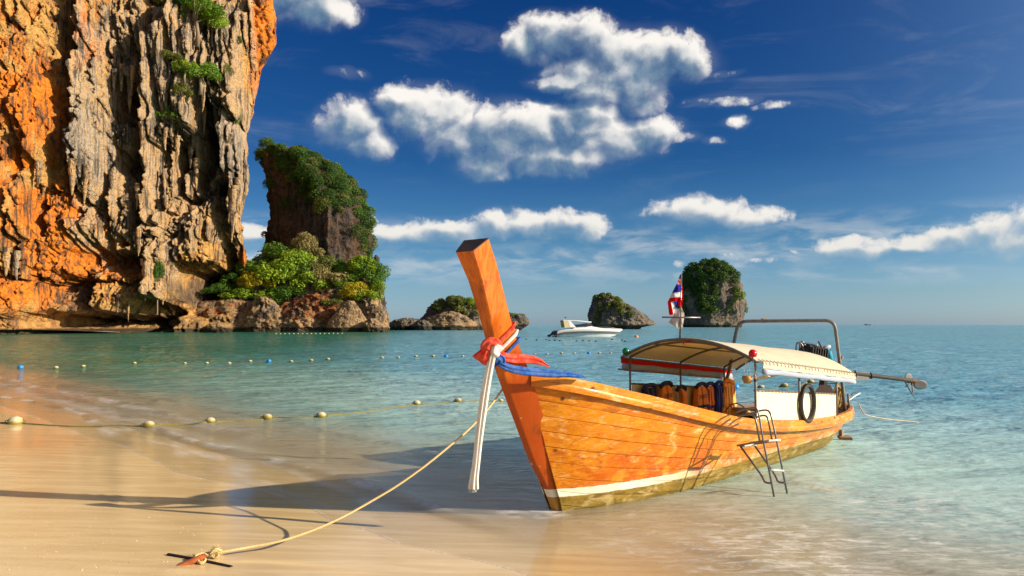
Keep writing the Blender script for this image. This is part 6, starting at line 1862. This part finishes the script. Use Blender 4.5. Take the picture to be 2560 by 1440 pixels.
n3 = [(1903, 968, .92, .1, 'pale buoy seen below the canopy beside the stowed pole'), (1961, 966, 1.05, -.1, 'weathered buoy seen over the cream panel'), (2027, 959, 1.0, .1, 'weathered buoy seen under the engine')]
line3 = [buoy(px, py, NEAR, lab, G1, sc * .95, True, tl) for px, py, sc, tl, lab in n3]
BL = float_mesh('float_body', .15, .95, 10, MAT_BBLUE)
buoy(1837, 973, BL, 'blue ball buoy seen through the boat beside the leaning pipe', 'blue ball buoys', 1.0, False)
MIDW = float_mesh('float_body', .135, .62, 7, MAT_BWHITE)
G2 = 'floats of the second buoy line'
mids = [(51, 921, 1), (140, 921, 0), (208, 918, 0), (336, 911, 0), (462, 910, 0), (517, 910, 0), (573, 909, 0), (625, 905, 0), (672, 905, 1), (728, 905, 0), (778, 903, 0), (820, 900, 0), (955, 896, 0), (996, 895, 0), (1040, 893, 0), (1083, 892, 0), (1115, 892, 1), (1157, 891, 0),
        (1337, 886, 0), (1368, 886, 0), (1404, 885, 0), (1436, 885, 0), (1472, 885, 1), (1498, 884, 0), (1527, 883, 0)]
line4 = []
for px, py, bl in mids:
    if bl: lab = {51: 'blue ball buoy far to the landward end of the second line', 672: 'blue ball buoy in the middle of the bay below the sea stack', 1115: 'blue ball buoy just landward of the prow', 1472: 'blue ball buoy below the speedboat'}[px]
    else:
        ORD = ['first', 'second', 'third', 'fourth', 'fifth', 'sixth', 'seventh', 'eighth', 'ninth', 'tenth', 'eleventh', 'twelfth', 'thirteenth', 'fourteenth', 'fifteenth']
        whites = [q[0] for q in mids if not q[2] and (q[0] > 1250) == (px > 1250)]
        lab = ('small white float of the second line, %s beyond the prow' if px > 1250 else 'small white float of the second line, %s from the landward end') % ORD[whites.index(px)]
    line4.append(buoy(px, py, BL if bl else MIDW, lab, 'blue ball buoys' if bl else G2, 0.92 if bl else .92 - .14 * ((px * 7) % 5) / 5, False, .1 * math.sin(px)))
tiny = float_mesh('float_body', .22, .6, 5, MAT_BDARK)
for px, py in [(1290, 851), (1316, 849), (1342, 851), (1366, 850), (1374, 852), (1387, 852), (1400, 853), (1442, 853), (1458, 852), (1473, 853), (1490, 854), (1530, 849), (1555, 851), (1563, 854)]:
    buoy(px, py, tiny, 'tiny dark float of the far buoy line below the speedboat', 'dark floats of the far buoy line', .8, False)
tinw = float_mesh('float_body', .25, .7, 5, MAT_BWHITE)
for i in range(16):
    buoy(690 + 11 * i, 835.2 - .08 * i, tinw, 'tiny white float of the far line under the rocks', 'white floats of the far line', .8, False)
buoy(1591, 843, float_mesh('float_body', .26, .95, 8, MAT_BORANGE), 'orange ball buoy between the speedboat and the flag', None, 1.3, False)
# lines between the floats, lying on the water
def wline(pts_, r_, label, sag=.0):
    out = []
    for a, b_ in zip(pts_, pts_[1:]):
        n_ = 14
        for k2 in range(n_):
            f = k2 / n_
            p_ = a.lerp(b_, f)
            p_ = p_ + Vector((0, 1, 0)) * (.10 * math.sin(f * math.pi * 2 + a.x) + sag * math.sin(f * math.pi))
            w_ = max(water_at(p_.x, p_.y), float(sand_z(np.array([p_.x]), np.array([p_.y]))[0]))
            p_.z = w_ + .004 + .006 * math.sin(f * 9)
            out.append(p_)
    out.append(pts_[-1])
    return tag(MB().tube(out, r_, 5).build('buoy_line', MAT_WEED, None, True), label, 'rope')
st0 = ground(-60, 1050, .05); st0.z = float(sand_z(np.array([st0.x]), np.array([st0.y]))[0]) + .01
wline([st0] + line1 + line2, .017, 'weedy rope joining the nearest buoys from the sand to the prow')
wline(line3 + [ground(2100, 962)], .020, 'weedy rope joining the buoys seen behind the boat')

# ---------------------------------------------------------------- the white speedboat
SY = 140.0
sp = ground(1462, 842, 0.0); sp.y = SY; sp.x = (1462 - 1280) / FPX * SY
spd = empty('speedboat', sp, R(9)); tag(spd, 'white speedboat with a radar arch and dark outboards at anchor', 'motor boat')
k = SY / FPX
def S_(px, py, y=0.0): return Vector(((px - 1465) * k, y, (842 - py) * k))
MAT_GEL = plain('white_gelcoat', (0.78, 0.76, 0.72), 0.3, 0, 0.04, 2, 0.05)
MAT_TAN = plain('tan_arch_side', (0.60, 0.48, 0.26), 0.5)
MAT_GLASS = plain('dark_windscreen', (0.02, 0.025, 0.03), 0.08, 0, 0.2, 4, 0.0)
MAT_STRIPE = plain('grey_stripe', (0.10, 0.10, 0.11), 0.5)
hs = [(1391, 829, 1.45, 846), (1396, 826, 1.5, 846), (1412, 823.5, 1.6, 846), (1440, 822, 1.65, 846), (1470, 821.5, 1.6, 846), (1500, 821.5, 1.35, 845), (1525, 822, .95, 843.5), (1543, 822.8, .55, 839), (1556, 823.6, .2, 831), (1561.5, 824.4, .03, 826)]
rg = []
for (px, py, hw, kb) in hs:
    zt = (842 - py) * k; zb = (842 - kb) * k; x_ = (px - 1465) * k
    rg.append([Vector((x_, -hw, zt)), Vector((x_, -hw * 1.03, zt - .10)), Vector((x_ - .05, -hw * .86, zt * .45 + zb * .55)), Vector((x_ - .12, -hw * .5, zb)), Vector((x_ - .12, hw * .5, zb)), Vector((x_ - .05, hw * .86, zt * .45 + zb * .55)), Vector((x_, hw * 1.03, zt - .10)), Vector((x_, hw, zt)), Vector((x_, 0, zt + .12))])
MB().loft(rg).build('hull', MAT_GEL, spd, 35)
def stripe(d0, d1, name):
    a_, b_ = [], []
    mb_ = MB(); r2 = []
    for (px, py, hw, kb) in hs[:-1]:
        zt = (842 - py) * k; x_ = (px - 1465) * k
        r2.append([Vector((x_, -hw * (1.03 - .02 * d0) - .02, zt - d0)), Vector((x_, -hw * (1.03 - .02 * d1) - .02, zt - d1)), Vector((x_, -hw * .9, zt - d1)), Vector((x_, -hw * .9, zt - d0))])
    MB().loft(r2).build(name, MAT_STRIPE, spd)
stripe(.42, .50, 'stripe'); stripe(.56, .66, 'stripe'); stripe(.72, .76, 'stripe')
# coachroof and windscreen
rg = []
for (px, zt, hw) in ((1432, 818.5, 1.2), (1445, 813, 1.25), (1470, 814, 1.2), (1484, 817, 1.05), (1500, 819.5, .8), (1520, 821.5, .45)):
    x_ = (px - 1465) * k; z1 = (842 - zt) * k; z0 = (842 - 822.5) * k
    rg.append([Vector((x_, -hw, z0)), Vector((x_, -hw * .85, z1)), Vector((x_, hw * .85, z1)), Vector((x_, hw, z0))])
MB().loft(rg).build('coachroof', MAT_GEL, spd, 35)
rg = []
for (px, z0, z1, hw) in ((1434, 817.5, 812.0, 1.28), (1452, 816.5, 810.5, 1.3), (1466, 816.5, 808, 1.22), (1477, 815.5, 809.5, 1.0), (1483, 816, 814.5, .8)):
    x_ = (px - 1465) * k
    rg.append([Vector((x_, -hw, (842 - z0) * k)), Vector((x_, -hw * .9, (842 - z1) * k)), Vector((x_, hw * .9, (842 - z1) * k)), Vector((x_, hw, (842 - z0) * k))])
MB().loft(rg).build('windscreen', MAT_GLASS, spd)
for y in (-1.35, 1.35):
    MB().loft([[S_(1409, 819, y - .06), S_(1423, 818, y - .06), S_(1423, 818, y + .06), S_(1409, 819, y + .06)], [S_(1406, 801.5, y * .9 - .06), S_(1421, 801.5, y * .9 - .06), S_(1421, 801.5, y * .9 + .06), S_(1406, 801.5, y * .9 + .06)]]).build('arch_leg', MAT_TAN, spd)
    MB().loft([[S_(1423, 818, y - .07), S_(1438, 818.5, y - .07), S_(1438, 818.5, y + .07), S_(1423, 818, y + .07)], [S_(1417, 801, y * .9 - .07), S_(1422, 801, y * .9 - .07), S_(1422, 801, y * .9 + .07), S_(1417, 801, y * .9 + .07)]]).build('arch_brace', MAT_GEL, spd)
MB().loft([[S_(1406, 801.8, -1.3), S_(1406, 800.3, -1.3), S_(1406, 800.3, 1.3), S_(1406, 801.8, 1.3)], [S_(1440, 803, -1.3), S_(1440, 800.8, -1.3), S_(1440, 800.8, 1.3), S_(1440, 803, 1.3)], [S_(1477, 807, -1.15), S_(1478, 804.0, -1.15), S_(1478, 804.0, 1.15), S_(1477, 807, 1.15)]]).build('hardtop', MAT_GEL, spd)
for y in (-1.05, 1.05): MB().tube([S_(1475, 805, y), S_(1479, 814, y)], .03, 5).build('roof_support', MAT_GLASS, spd)
mb = MB()
for y in (-1, 1):
    mb.tube([S_(1495, 815.8, y * .9), S_(1515, 817, y * .75), S_(1535, 818.6, y * .4), S_(1542, 819.5, y * .22)], .022, 5)
    for px in (1497, 1510, 1523, 1535): mb.tube([S_(px, 816 + (px - 1497) * .07, y * (.9 - (px - 1497) * .013)), S_(px, 821.5, y * (.9 - (px - 1497) * .012))], .018, 4)
mb.build('bow_rail', MAT_STEEL, spd, True)
MAT_OB = plain('black_outboard', (0.012, 0.014, 0.02), 0.35, 0, 0.3, 3, 0.1)
for y in (-.55, .35):
    o = MB().loft([[Vector((a * .28, b_ * .25, 0)) for a, b_ in ((-1, -1), (1, -1), (1, 1), (-1, 1))], [Vector((a * .36, b_ * .27, .35)) for a, b_ in ((-1, -1), (1, -1), (1, 1), (-1, 1))], [Vector((a * .30, b_ * .22, .68)) for a, b_ in ((-1, -1), (1, -1), (1, 1), (-1, 1))]]).loft([[Vector((a * .10, b_ * .07, -.7)) for a, b_ in ((-1, -1), (1, -1), (1, 1), (-1, 1))], [Vector((a * .18, b_ * .10, 0)) for a, b_ in ((-1, -1), (1, -1), (1, 1), (-1, 1))]]).loft([[Vector((a * .16, b_ * .05, -.95)) for a, b_ in ((-1, -1), (1, -1), (1, 1), (-1, 1))], [Vector((a * .20, b_ * .08, -.65)) for a, b_ in ((-1, -1), (1, -1), (1, 1), (-1, 1))]]).build('outboard_engine', MAT_OB, spd, 30)
    o.location = S_(1383, 834, y); o.rotation_euler = (0, R(62), 0)
MB().box(S_(1388, 840, 0), (.5, 2.2, .18)).build('swim_platform', MAT_OB, spd)
MB().tube([S_(1409, 801, -1), S_(1409, 792, -1)], .02, 5).build('flagstaff', MAT_GEL, spd)
me = bpy.data.meshes.new('ensign')
v_ = [S_(1409.3, 793 + 1.1 * j, -1) for j in range(4)]; v2_ = [S_(1413.5, 792.4 + 1.1 * j, -1.1) for j in range(4)]
me.from_pydata([tuple(p_) for p_ in v_ + v2_], [], [(0, 4, 5, 1), (1, 5, 6, 2), (2, 6, 7, 3)])
for m_ in (FR, FB, FR): me.materials.append(m_)
me.polygons.foreach_set('material_index', [0, 1, 2])
link('ensign', me, None, spd)
# a far boat on the horizon
fb = at(2168, 812.9, 3600); fb.z = 0
far = empty('distant_boat', fb); tag(far, 'tiny dark boat on the horizon beyond the stern arch', 'boat')
kk = 3600 / FPX
MB().loft([[Vector((x_ * kk, y_ * kk, z_ * kk)) for y_, z_ in ((-1.5, 0), (-1.5, h_), (1.5, h_), (1.5, 0))] for x_, h_ in ((-8, 1.6), (-3, 1.8), (4, 1.7), (9, 2.2))]).build('hull', MAT_BDARK, far)
MB().box((-3 * kk, 0, 2.4 * kk), (5 * kk, 2 * kk, 1.4 * kk)).build('wheelhouse', MAT_BDARK, far)

# bits of shell and weed left on the upper sand
rs = np.random.RandomState(21)
mb = MB()
for i in range(260):
    px, py = rs.uniform(0, 520), rs.uniform(1250, 1438)
    if rs.rand() > (py - 1200) / 240: continue
    p_ = ground(px, py, .1); p_.z = float(sand_z(np.array([p_.x]), np.array([p_.y]))[0]) + .001
    r_ = rs.uniform(.002, .0065)
    mb.lathe([(r_ * .3, -r_ * .3), (r_, 0), (r_ * .5, r_ * .6)], p_, 6, Matrix.Rotation(rs.uniform(-.5, .5), 3, 'X'))
MAT_SHELLS = plain('shell_bits', (0.62, 0.50, 0.36), 0.6, 0, .5, 3.0, .2, .002, dirt=(0.10, 0.05, 0.02))
tag(mb.build('shell_litter', MAT_SHELLS), 'tiny bits of shell and weed scattered on the upper sand', kind='stuff')
